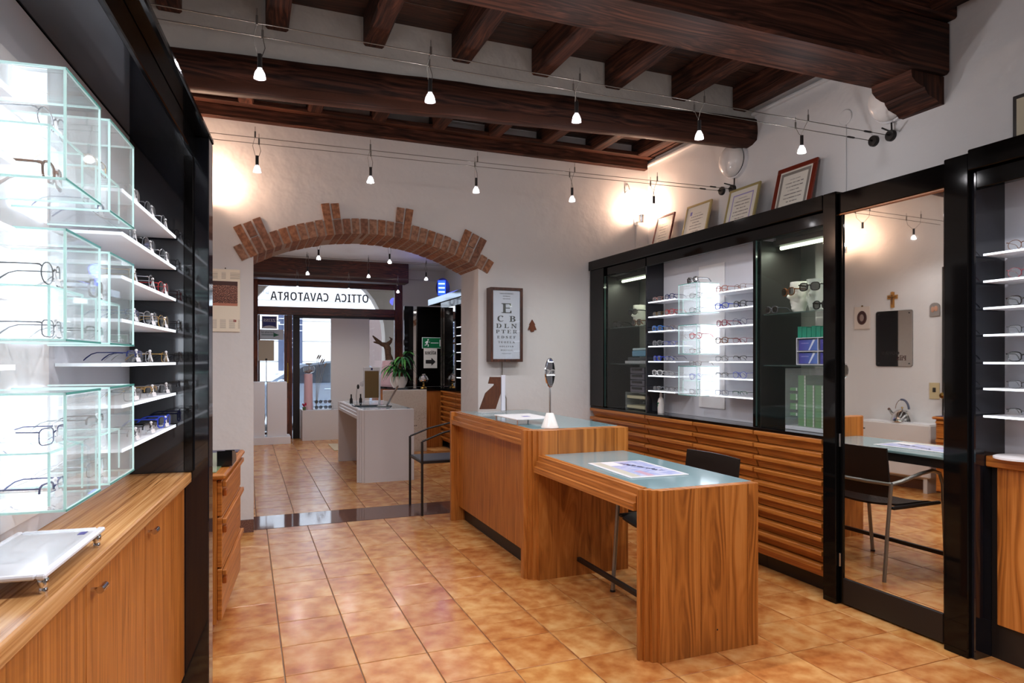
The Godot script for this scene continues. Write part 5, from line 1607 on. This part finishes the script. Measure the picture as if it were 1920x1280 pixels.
	part(p1, "column", mb().lathe([Vector2(0, 0), Vector2(0.072, 0), Vector2(0.068, 0.598), Vector2(0, 0.6)], Vector3.ZERO, 28), pinkm)
	var p2 := thing("pedestal", "wide pink pedestal under the driftwood at the window's right part", "pedestal", V(2.3, 0.901, 11.55))
	part(p2, "column", mb().lathe([Vector2(0, 0), Vector2(0.15, 0), Vector2(0.105, 0.42), Vector2(0, 0.422)], Vector3.ZERO, 28), pinkm)
	var gb := thing("glass_bowl", "clear glass bowl with dry brown flowers on the slim pink pedestal", "bowl", V(0.985, 1.1035, 11.66))
	part(gb, "bowl", mb().lathe([Vector2(0.03, 0.0), Vector2(0.085, 0.03), Vector2(0.098, 0.08), Vector2(0.08, 0.13)], Vector3.ZERO, 24), pane(rgb(230, 240, 245), 0.12))
	var fl := mb()
	for i in 26:
		var a := rng.randf() * TAU
		var rr := rng.randf() * 0.08
		fl.ball(Vector3(cos(a) * rr, 0.022 + rng.randf() * 0.03, sin(a) * rr), Vector3.ONE * rng.randf_range(0.01, 0.02), 7, 5)
	part(gb, "dry_flowers", fl, mat(rgb(110, 84, 74), 0.9))
	part(gb, "stem", mb().tube([Vector3(0, 0.03, 0), Vector3(0.005, 0.1, 0), Vector3(0, 0.16, 0)], 0.008, 6).ball(Vector3(0, 0.165, 0), Vector3(0.06, 0.012, 0.05), 12, 6), mat(rgb(128, 110, 96), 0.9))
	var dg := thing("dry_grass", "spray of dry grass heads leaning beside the glass bowl in the window", "dried plant", V(1.10, 0.501, 11.68))
	for i in 5:
		var lean := Vector3(0.02 + i * 0.028, 0.86 - i * 0.035 + 0.03 * (i % 2), 0.01 * i)
		part(dg, "stem", mb().tube([Vector3(0, 0, 0), lean * 0.5 + Vector3(-0.01, 0, 0), lean], 0.003, 5), mat(rgb(150, 140, 120), 0.9))
		part(dg, "head", mb().tilt(lean, Basis(Vector3.BACK, -0.5)).ball(Vector3(0.0, 0.03, 0), Vector3(0.012, 0.045, 0.012), 8, 8), mat(rgb(132, 116, 100), 0.9))
	for i in 4:
		var o := spectacles(["black", "dark", "black", "tortoiseshell"][i], 4, "on a low rack in the shop window, %s from the pink pedestal" % ORD[i], V(1.13 + (i % 2) * 0.15, 0.5145 + (i / 2) * 0.09, 11.53 + (i / 2) * 0.04), PI * 0.02, "sunglasses in the shop window")
		o.scale = Vector3.ONE * 1.0
	var lr := thing("glasses_rack", "low two-step clear rack under the shop window sunglasses", "rack", V(1.205, 0.501, 11.55))
	part(lr, "step", mb().box(Vector3(0, 0.006, 0.0), Vector3(0.32, 0.012, 0.16)), M.clear)
	part(lr, "step", mb().box(Vector3(0, 0.098, -0.03), Vector3(0.32, 0.008, 0.08)), M.clear)
	part(lr, "side", mb().box(Vector3(-0.162, 0.052, -0.03), Vector3(0.004, 0.10, 0.08)), M.clear)
	part(lr, "side", mb().box(Vector3(0.162, 0.052, -0.03), Vector3(0.004, 0.10, 0.08)), M.clear)
	var fp := thing("flower_pot", "tiny pot of red flowers at the foot of the slim pink pedestal", "potted flower", V(0.895, 0.501, 11.52))
	part(fp, "pot", mb().lathe([Vector2(0, 0), Vector2(0.022, 0), Vector2(0.03, 0.05), Vector2(0, 0.05)], Vector3.ZERO, 16), mat(rgb(96, 110, 70), 0.6))
	var rf := mb()
	for i in 9:
		rf.ball(Vector3(rng.randf_range(-0.03, 0.03), 0.06 + rng.randf() * 0.06, rng.randf_range(-0.02, 0.02)), Vector3.ONE * 0.014, 7, 5)
	part(fp, "bloom", rf, mat(rgb(186, 30, 70), 0.7))
	# driftwood
	var dw := thing("driftwood", "gnarled brown driftwood branch on the wide pink pedestal", "driftwood", V(2.3, 1.331, 11.55))
	var bark := textured(M.brick[0].albedo_texture, Vector3(4, 4, 1), 0.9, Color(0.66, 0.66, 0.62))
	part(dw, "trunk", mb().tube([Vector3(0.02, 0.002, 0), Vector3(0.02, 0.03, 0), Vector3(0.0, 0.1, 0.0), Vector3(-0.01, 0.2, 0.02), Vector3(-0.05, 0.28, 0.02)], [0.075, 0.068, 0.055, 0.06, 0.05], 9), bark)
	part(dw, "branch", mb().tube([Vector3(-0.04, 0.26, 0.02), Vector3(-0.12, 0.28, 0.02), Vector3(-0.2, 0.35, 0.0), Vector3(-0.27, 0.42, 0.02)], [0.05, 0.035, 0.028, 0.01], 8), bark)
	part(dw, "branch", mb().tube([Vector3(-0.03, 0.26, 0.02), Vector3(0.04, 0.32, 0.0), Vector3(0.06, 0.37, 0.0), Vector3(0.02, 0.4, 0.0)], [0.045, 0.03, 0.02, 0.008], 8), bark)
	part(dw, "branch", mb().tube([Vector3(-0.1, 0.28, 0.02), Vector3(-0.2, 0.3, 0.05), Vector3(-0.26, 0.31, 0.06)], [0.03, 0.02, 0.012], 7), bark)
	# black sill counter in the far corner, with wood front
	var sc := thing("corner_sill", "low wood-fronted corner cupboard with a black top below the exit signs", "cupboard", V(0, 0, 0))
	part(sc, "top", mb().prism([Vector2(2.03, -11.8), Vector2(2.03, -11.0), Vector2(2.42, -9.84), Vector2(3.38, -9.84), Vector2(3.38, -11.8)], 1, 0.862, 0.90), M.black)
	part(sc, "front", mr(1).prism([Vector2(2.06, -11.78), Vector2(2.06, -11.0), Vector2(2.44, -9.862), Vector2(2.80, -9.862), Vector2(2.80, -11.78)], 1, 0.0, 0.861), M.wood)
	var wbd := thing("drawing_board", "white board with faint ink drawing leaning against the corner cupboard", "board", V(2.14, 0, 9.52))
	var dn := noise(0.06, 44, 2)
	var dtx := paint(160, 224, func(x: int, y: int) -> Color:
		var c := rgb(214, 206, 194)
		var v := dn.get_noise_2d(x * 2.0, y * 2.0)
		if absf(v) < 0.018 and y > 60 and x > 60: return rgb(150, 128, 104)
		if absf(dn.get_noise_2d(x * 5.0, y * 3.0 + 400.0)) < 0.02 and y > 75 and y < 110 and x > 60: return rgb(120, 100, 80)
		if y > 128 and y < 132 and x > 90 and x < 124 and x % 7 < 5: return rgb(90, 84, 80)
		return c.lerp(rgb(196, 186, 172), clampf(v + 0.3, 0, 1) * 0.4))
	part(wbd, "panel", mb().box(Vector3(0, 0.45, 0), Vector3(0.64, 0.90, 0.03), 0.003), M.offwhite)
	var df := mb()
	df.face([Vector3(-0.317, 0.003, 0.0154), Vector3(0.317, 0.003, 0.0154), Vector3(0.317, 0.897, 0.0154), Vector3(-0.317, 0.897, 0.0154)], Vector3(0, 0, 1), [Vector2(0, 1), Vector2(1, 1), Vector2(1, 0), Vector2(0, 0)])
	part(wbd, "drawing", df, textured(dtx, Vector3.ONE, 0.6))
	# plant
	var pp := thing("potted_plant", "leafy green dracaena in a white ribbed pot on the black corner sill", "plant", V(2.205, 0.901, 10.24))
	var pot := mb()
	var rows := []
	var nn := []
	for i in 9:
		var k := i / 8.0
		var rad := 0.085 + 0.05 * sin(k * 2.2) 
		var rw := []
		var rn := []
		for j in 49:
			var a := TAU * j / 48.0
			var q := rad * (1.0 + 0.03 * cos(a * 12.0))
			rw.append(Vector3(cos(a) * q, k * 0.175, sin(a) * q))
			rn.append(Vector3(cos(a), 0, sin(a)))
		rows.append(rw)
		nn.append(rn)
	pot.grid(rows, nn)
	pot.lathe([Vector2(0.12, 0.16), Vector2(0, 0.16)], Vector3.ZERO, 24)
	part(pp, "pot", pot, M.ceramic)
	var gm := [mat(rgb(40, 92, 40), 0.4), mat(rgb(72, 132, 52), 0.4), mat(rgb(28, 70, 38), 0.45)]
	for s in [[Vector3(-0.08, 0.16, 0.0), 0.2, 30], [Vector3(0.05, 0.16, 0.02), 0.36, 26], [Vector3(0.0, 0.16, 0.04), 0.12, 18]]:
		part(pp, "stalk", mb().tube([s[0], s[0] + Vector3(0.01, s[1], 0)], 0.012, 7), M.brown)
		for i in s[2]:
			var a: float = TAU * i * 0.382
			var lift: float = 0.2 + 0.9 * fmod(i * 0.37, 1.0)
			var ln := rng.randf_range(0.2, 0.32)
			var d := Vector3(cos(a), 0, sin(a))
			var p0: Vector3 = s[0] + Vector3(0.01, s[1] * (0.55 + 0.45 * fmod(i * 0.61, 1.0)), 0)
			var rws := []
			var rns := []
			var side := d.cross(Vector3.UP)
			for k in 7:
				var q := k / 6.0
				var c := p0 + d * ln * q * (1.0 - 0.12 * q) + Vector3.UP * ln * (lift * q - 0.95 * q * q)
				var w := 0.019 * sin(PI * minf(1.0, 0.12 + q * 0.88)) + 0.001
				rws.append([c - side * w + Vector3(0, 0.004, 0), c, c + side * w + Vector3(0, 0.004, 0)])
				rns.append([(Vector3.UP - side * 0.3).normalized(), Vector3.UP, (Vector3.UP + side * 0.3).normalized()])
			var lf := mb()
			lf.grid(rws, rns)
			part(pp, "leaf", lf, gm[i % 3])
	# dark panels with the two signs
	var dp := thing("corner_panel", "dark gloss corner panel carrying the green exit and white sign", "panel", V(0, 0, 0))
	part(dp, "panel", mb().bx(2.57, 3.02, 0.9015, 2.2, 10.55, 10.58), M.black)
	part(dp, "panel", mb().bx(2.36, 2.51, 0.9015, 2.2, 10.55, 10.58), M.black)
	part(dp, "mirror_strip", mb().bx(2.511, 2.569, 0.9015, 2.2, 10.56, 10.57), M.mirror)
	var ex := thing("exit_sign", "green emergency exit sign with a white running figure and bar on the dark panel", "sign", V(2.815, 1.61, 10.54))
	part(ex, "plate", mb().box(Vector3(0, 0, 0), Vector3(0.33, 0.18, 0.006), 0.001), M.white)
	part(ex, "field", mb().box(Vector3(0, 0, 0.0035), Vector3(0.315, 0.165, 0.002)), mat(rgb(16, 108, 66), 0.4))
	var fig := mb()
	fig.ball(Vector3(-0.065, 0.05, 0.005), Vector3(0.013, 0.013, 0.002), 10, 6)
	for l in [[-0.07, 0.03, -0.085, -0.015, 0.012], [-0.085, -0.015, -0.06, -0.03, 0.008], [-0.06, -0.03, -0.066, -0.06, 0.007], [-0.085, -0.015, -0.105, -0.04, 0.008], [-0.105, -0.04, -0.125, -0.036, 0.007], [-0.07, 0.026, -0.045, 0.008, 0.006], [-0.045, 0.008, -0.035, 0.02, 0.005], [-0.075, 0.026, -0.105, 0.016, 0.006], [-0.105, 0.016, -0.112, -0.004, 0.005]]:
		fig.tube([Vector3(l[0], l[1], 0.005), Vector3(l[2], l[3], 0.005)], l[4], 6, false, 1.0)
	part(ex, "running_figure", fig, M.white)
	part(ex, "bar", mb().box(Vector3(0.045, 0.0, 0.005), Vector3(0.13, 0.012, 0.002)), M.white)
	part(ex, "doorway", mb().box(Vector3(0.142, 0.0, 0.005), Vector3(0.03, 0.11, 0.002)), M.white)
	var us := thing("way_out_sign", "white way-out sign with a black arrow below the green exit sign", "sign", V(2.79, 1.36, 10.54))
	part(us, "plate", mb().box(Vector3(0, 0, 0), Vector3(0.225, 0.32, 0.004), 0.001), M.paper)
	part(us, "arrow", mb().prism([Vector2(-0.08, -0.085), Vector2(0.015, -0.085), Vector2(0.015, -0.12), Vector2(0.085, -0.055), Vector2(0.015, 0.01), Vector2(0.015, -0.025), Vector2(-0.08, -0.025)], 2, 0.002, 0.004), M.ink)
	letters(us, "uscita", 0.19, 0.07, 0.002, M.ink, Vector3(0, 0.098, 0.003), true)
	# right-hand wall units: slatted drawers, narrow mirror, lit shelves, header
	var du := thing("drawer_cabinet", "slatted wood drawer cabinet in the front shop seen past the arch jamb", "cabinet", V(2.77, 0, 0))
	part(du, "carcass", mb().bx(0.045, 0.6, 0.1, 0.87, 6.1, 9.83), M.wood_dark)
	part(du, "plinth", mb().bx(0.1, 0.6, 0.0, 0.099, 6.1, 9.83), M.matt_black)
	for q in [[9.04, 9.83], [8.2, 9.03], [7.36, 8.19]]:
		for k in 10:
			var y0 := 0.102 + k * 0.077
			part(du, "slat", mr(2).prism([Vector2(0.0445, y0 + 0.004), Vector2(0.03, y0 + 0.004), Vector2(0.012, y0 + 0.05), Vector2(-0.012, y0 + 0.052), Vector2(-0.014, y0 + 0.073), Vector2(0.0445, y0 + 0.075)], 2, -q[1] + 0.006, -q[0] - 0.006), M.wood)
	var wu := thing("wall_unit", "black wall unit with daylight-tinted header and narrow mirror in the front shop", "display", V(2.77, 0, 0))
	part(wu, "sill", mb().bx(-0.005, 0.6, 0.871, 0.895, 6.1, 9.83), M.black)
	part(wu, "header", mb().bx(-0.03, 0.6, 2.21, 2.31, 6.1, 10.5, 0.003), mat(rgb(150, 164, 178), 0.1, 0.6))  # pale blue-grey stands for window daylight mirrored on the header
	part(wu, "lower_rail", mb().bx(-0.005, 0.05, 2.11, 2.209, 6.1, 9.83, 0.002), mat(rgb(60, 66, 74), 0.06))
	part(wu, "mirror_glass", mb().bx(0.0, 0.01, 0.896, 2.109, 9.08, 9.72), M.mirror)
	part(wu, "upright", mb().bx(-0.01, 0.6, 0.896, 2.109, 9.721, 9.83), M.black)
	part(wu, "upright", mb().bx(-0.01, 0.3, 0.896, 2.109, 9.04, 9.079), M.black)
	part(wu, "back_panel", mb().bx(0.19, 0.2, 0.896, 2.109, 6.1, 9.04), M.slate)
	for i in 7:
		var sh := part(wu, "shelf", mb().bx(0.0, 0.189, SHELF_Y[i] - 0.009, SHELF_Y[i], 8.1, 9.02), M.shelf)
		part(sh, "glowing_edge", mb().bx(-0.003, -0.0005, SHELF_Y[i] - 0.009, SHELF_Y[i], 8.1, 9.02), M.led)  # overbright shelf edge drawn as added glow
	for i in 7:
		spectacles(["red", "crimson", "black", "blue", "rose", "silver", "grey"][i], 2 if i < 5 else 0, "on the %s shelf down of the unit beyond the arch" % ORD[i], V(2.80, SHELF_Y[i] + 0.0005, 8.88), RR, "glasses beyond the arch")
	# two small globe magnifiers
	for q in [[V(2.54, 0.901, 10.0), "chrome globe ornament on a brass foot below the white sign"], [V(2.92, 0.8955, 9.4), "chrome globe ornament before the narrow mirror of the front shop"]]:
		var o := thing("globe_ornament", q[1], "ornament", q[0], 0.0, "chrome globes")
		part(o, "foot", mb().lathe([Vector2(0, 0), Vector2(0.05, 0), Vector2(0.045, 0.012), Vector2(0.016, 0.03), Vector2(0.012, 0.06), Vector2(0, 0.06)], Vector3.ZERO, 20), M.brass)
		part(o, "globe", mb().ball(Vector3(0, 0.135, 0), Vector3.ONE * 0.07, 22, 14), M.chrome)
		part(o, "ring", mb().lathe([Vector2(0.071, 0.132), Vector2(0.08, 0.134), Vector2(0.08, 0.138), Vector2(0.071, 0.14)], Vector3.ZERO, 24), M.alu)
		part(o, "cap", mb().ball(Vector3(0, 0.208, 0), Vector3(0.03, 0.012, 0.03), 14, 8), M.chrome)
	# blue light sign on top of the unit
	var ns := thing("neon_sign", "upright oval blue light sign on top of the front shop wall unit", "sign", V(2.90, 2.3115, 10.2), -0.35)
	var ovp := []
	for i in 24:
		var a := TAU * i / 24.0
		ovp.append(Vector2(0.11 * cos(a), 0.165 + 0.16 * sin(a)))
	part(ns, "housing", mb().prism(ovp, 2, -0.07, 0.0), M.matt_black)
	part(ns, "light_panel", mb().box(Vector3(-0.015, 0.165, 0.008), Vector3(0.12, 0.24, 0.012), 0.003), glow(rgb(30, 60, 255), 3.0))
	for k in 3:
		part(ns, "light_bar", mb().box(Vector3(-0.015, 0.1 + k * 0.065, 0.0165), Vector3(0.10, 0.022, 0.004)), glow(rgb(120, 150, 255), 4.0))
	omni(V(2.86, 2.55, 10.0), rgb(70, 90, 255), 0.06, 0.08)
	# white consulting counter
	var wc := thing("reception_desk", "white desk with glass top and stepped edges in the middle of the front shop", "desk")
	var wm := mat(rgb(222, 220, 222), 0.35)
	part(wc, "end_panel", mb().prism(end_plan(1.118, 1.732, 7.25, 7.34), 1, 0.0, 0.787), wm)
	part(wc, "far_panel", mb().bx(1.128, 1.73, 0.0, 0.787, 8.93, 9.0, 0.003), wm)
	part(wc, "rail", mb().prism(stair_rail(1.122, 0.787), 2, -8.929, -7.341), wm)
	part(wc, "back_panel", mb().bx(1.69, 1.72, 0.3, 0.77, 7.341, 8.929), wm)
	part(wc, "glass_top", mb().bx(1.193, 1.73, 0.773, 0.788, 7.343, 8.927, 0.002), mat(rgb(168, 182, 188), 0.08))
	var pd := thing("framed_display", "upright tan card in a white frame standing on the white desk", "display stand", V(1.43, 0.7885, 8.2), 0.05)
	part(pd, "card", mb().box(Vector3(0, 0.245, 0), Vector3(0.172, 0.33, 0.012), 0.001), mat(rgb(122, 96, 54), 0.4))
	part(pd, "header", mb().box(Vector3(0, 0.433, 0), Vector3(0.2, 0.044, 0.02), 0.002), M.white)
	for s in [-1, 1]:
		part(pd, "upright", mb().box(Vector3(s * 0.093, 0.2055, 0), Vector3(0.013, 0.411, 0.02), 0.002), M.white)
	part(pd, "emblem", mb().box(Vector3(0.0, 0.433, 0.0108), Vector3(0.022, 0.026, 0.001)), mat(rgb(30, 36, 90), 0.4))
	part(pd, "foot", mb().box(Vector3(0, 0.004, 0.02), Vector3(0.22, 0.008, 0.14), 0.002), M.clear)
	part(pd, "side_fin", mb().box(Vector3(0.11, 0.18, -0.06), Vector3(0.006, 0.34, 0.1), 0.002), mat(rgb(206, 208, 214), 0.25))
	var tb := thing("tablet_stand", "silver tablet leaning back on its stand at the white desk's near part", "tablet", V(1.50, 0.7885, 7.75), -0.3)
	part(tb, "foot", mb().box(Vector3(0, 0.006, 0), Vector3(0.16, 0.012, 0.16), 0.003), M.alu)
	part(tb, "screen", mb().tilt(Vector3(0.03, 0.012, 0), Basis(Vector3.BACK, -0.5)).box(Vector3(0, 0.13, 0), Vector3(0.012, 0.26, 0.18), 0.003), M.alu)
	one("glass_tray", "flat dark glass tray lying on the white desk", "tray", mb().box(Vector3(0, 0.008, 0), Vector3(0.34, 0.015, 0.24), 0.003), mat(rgb(60, 70, 76), 0.08), V(1.34, 0.7885, 7.95))
	for q in [[V(1.235, 0.7885, 8.55), "dark little bottle nearest the front edge of the white desk"], [V(1.36, 0.7885, 8.6), "dark little bottle beside the tan card on the white desk"]]:
		var o := thing("bottle", q[1], "bottle", q[0], 0.0, "dark bottles on the white desk")
		part(o, "body", mb().lathe([Vector2(0, 0), Vector2(0.02, 0), Vector2(0.018, 0.05), Vector2(0.01, 0.065), Vector2(0.009, 0.08), Vector2(0, 0.08)], Vector3.ZERO, 14), M.matt_black)
		part(o, "cap", mb().lathe([Vector2(0.0095, 0.0805), Vector2(0.0095, 0.11), Vector2(0, 0.111)], Vector3.ZERO, 12), M.matt_black)
	var wf2 := thing("wire_flower", "grey wire stem with a clear glass blossom standing on the white desk", "ornament", V(1.27, 0.7885, 8.3))
	part(wf2, "stem", mb().tube([Vector3(0, 0, 0), Vector3(-0.012, 0.1, 0), Vector3(0.0, 0.2, 0), Vector3(0.015, 0.23, 0)], 0.004, 6), M.alu)
	part(wf2, "calyx", mb().ball(Vector3(0.012, 0.215, 0), Vector3(0.016, 0.03, 0.016), 10, 8), M.matt_black)
	part(wf2, "blossom", mb().tilt(Vector3(0.03, 0.235, 0), Basis(Vector3.BACK, -1.2)).lathe([Vector2(0.01, 0), Vector2(0.03, 0.02), Vector2(0.035, 0.06), Vector2(0.05, 0.085)], Vector3.ZERO, 16), pane(rgb(206, 206, 216), 0.3))
	one("floor_mat", "small cream mat on the tiles behind the white desk", "mat", mb().bx(1.2, 1.9, 0.003, 0.012, 10.0, 10.8, 0.002), mat(rgb(206, 190, 160), 0.9))
	# cable lamps of the front shop
	for r in [[7.0, "nearest pair of cables"], [8.3, "middle pair of cables"], [10.0, "farthest pair of cables"]]:
		for s in [-1, 1]:
			cable(-0.6, 2.77, 2.56, 2.56, r[0] + s * 0.06, "%s cable of the %s in the front shop" % ["farther" if s > 0 else "nearer", r[1]])
		for i in 3:
			cable_lamp([0.685, 1.41, 2.14][i], r[0], 2.56, 2.365, 0.12, 0.12 if r[0] < 9.0 else 0.4, "%s lit lamp from the door side on the front shop's %s" % [ORD[i], r[1]], "cable lamps of the front shop")

# ---------- the street outside ----------
func make_street() -> void:
	struct("street", mb().bx(-14, 16, -0.3, -0.12, DF + 0.2, 24), mat(rgb(150, 148, 146), 0.8))
	struct("pavement", mb().bx(-14, 16, -0.3, -0.02, DF + 0.2, 13.4), mat(rgb(170, 166, 160), 0.8))
	# arcade arch outside the window
	var pl := [Vector2(-6, -0.1), Vector2(-0.01, -0.1)]
	for i in 17:
		var a := PI - PI * i / 16.0
		pl.append(Vector2(1.25 + cos(a) * 1.26, 1.80 + sin(a) * 1.26))
	pl.append_array([Vector2(2.51, -0.1), Vector2(6, -0.1), Vector2(6, 5), Vector2(-6, 5)])
	struct("exterior_arcade", mb().prism(pl, 2, -13.25, -12.9), mat(rgb(158, 146, 134), 0.8))
	struct("exterior_arcade", mb().bx(-6, 6, 3.05, 3.3, DF + 0.2, 12.9), mat(rgb(190, 184, 176), 0.8))  # unseen roof over the pavement, added to keep skylight off the arcade
	# facade opposite
	var fa := struct("exterior_facade", mb().bx(-12, 14, -0.12, 9, 19.0, 19.4), mat(rgb(226, 222, 214), 0.8))
	for k in 14:
		part(fa, "stone_course", mb().bx(-12, 14, 0.2 + k * 0.55, 0.2 + k * 0.55 + 0.52, 18.97, 18.999, 0.01), mat(rgb(232, 230, 224), 0.8))
	for x in [-3.1, -0.05, 1.12, 4.35]:
		var w := thing("facade_window", "barred dark window in the pale house opposite, %s" % {-3.1: "far beyond the door edge", -0.05: "seen through the door glass", 1.12: "above the slim pink pedestal", 4.35: "beyond the driftwood"}[x], "window", V(x, 1.05, 18.96), 0.0, "windows across the street")
		part(w, "pane", mb().box(Vector3(0, 0.75, 0), Vector3(0.62, 1.5, 0.02)), mat(rgb(74, 82, 104), 0.2))
		part(w, "sill", mb().box(Vector3(0, -0.04, 0.05), Vector3(0.8, 0.06, 0.16)), M.white)
		for b in [-0.16, 0.0, 0.16]:
			part(w, "bar", mb().tube([Vector3(b, 0, 0.06), Vector3(b, 0.5, 0.06), Vector3(-b * 0.3, 0.75, 0.06), Vector3(b, 1.0, 0.06), Vector3(b, 1.5, 0.06)], 0.012, 6), M.white)
		for y in [1.08, 1.24, 1.40]:
			part(w, "crossbar", mb().tube([Vector3(-0.3, y, 0.06), Vector3(0.3, y, 0.06)], 0.01, 6), M.white)
	var dw := thing("facade_doorway", "dark brown doorway in the pale house opposite, behind the driftwood", "doorway", V(3.35, -0.1, 18.95))
	part(dw, "leaf", mb().box(Vector3(0, 1.3, 0), Vector3(0.9, 2.6, 0.03)), mat(rgb(104, 84, 76), 0.6))
	part(dw, "surround", mb().box(Vector3(-0.5, 1.3, 0.02), Vector3(0.1, 2.6, 0.08)).box(Vector3(0.5, 1.3, 0.02), Vector3(0.1, 2.6, 0.08)), M.white)
	# parked car
	var car := thing("parked_car", "pale silver blue car parked across the street outside the shop window", "car", V(1.4, -0.12, 15.2))
	var body := mat(rgb(186, 202, 222), 0.2, 0.4)
	part(car, "body", mb().prism([Vector2(-2.1, 0.3), Vector2(-2.12, 0.62), Vector2(-1.9, 0.84), Vector2(-1.0, 0.93), Vector2(1.35, 0.96), Vector2(2.0, 0.88), Vector2(2.14, 0.6), Vector2(2.1, 0.3), Vector2(1.72, 0.3), Vector2(1.64, 0.52), Vector2(1.4, 0.64), Vector2(1.16, 0.52), Vector2(1.08, 0.3), Vector2(-1.02, 0.3), Vector2(-1.1, 0.52), Vector2(-1.34, 0.64), Vector2(-1.58, 0.52), Vector2(-1.66, 0.3)], 2, -0.82, 0.82), body)
	part(car, "cabin", mb().prism([Vector2(-1.05, 0.931), Vector2(-0.35, 1.36), Vector2(0.3, 1.44), Vector2(1.0, 1.40), Vector2(1.62, 0.961)], 2, -0.7, 0.7), body)
	part(car, "side_glass", mb().prism([Vector2(-0.85, 0.97), Vector2(-0.28, 1.32), Vector2(0.26, 1.39), Vector2(0.26, 0.97)], 2, 0.7005, 0.71), mat(rgb(40, 56, 76), 0.05))
	part(car, "side_glass", mb().prism([Vector2(0.34, 0.97), Vector2(0.34, 1.39), Vector2(0.94, 1.35), Vector2(1.36, 0.98)], 2, 0.7005, 0.71), mat(rgb(40, 56, 76), 0.05))
	for x in [-1.34, 1.4]:
		for z in [-0.8, 0.7]:
			var wh := mb().tilt(Vector3(x, 0.31, z), Basis(Vector3.RIGHT, PI / 2))
			wh.lathe([Vector2(0, -0.09), Vector2(0.24, -0.09), Vector2(0.31, -0.06), Vector2(0.31, 0.08), Vector2(0.2, 0.1), Vector2(0.19, 0.07), Vector2(0, 0.085)], Vector3.ZERO, 24)
			part(car, "wheel", wh, M.matt_black)
	part(car, "mirror", mb().ball(Vector3(-0.72, 1.0, 0.86), Vector3(0.09, 0.06, 0.05), 12, 8), body)
	part(car, "headlamp", mb().ball(Vector3(-1.92, 0.72, 0.74), Vector3(0.16, 0.09, 0.09), 12, 8), M.chrome)
	part(car, "door_handle", mb().box(Vector3(0.2, 0.84, 0.83), Vector3(0.14, 0.03, 0.02), 0.006), body)

func build_all() -> void:
	make_left_display()
	make_right_wall()
	make_counter_desk()
	make_lamps()
	make_left_wall_things()
	make_bay_things()
	make_front_shop()
	make_street()
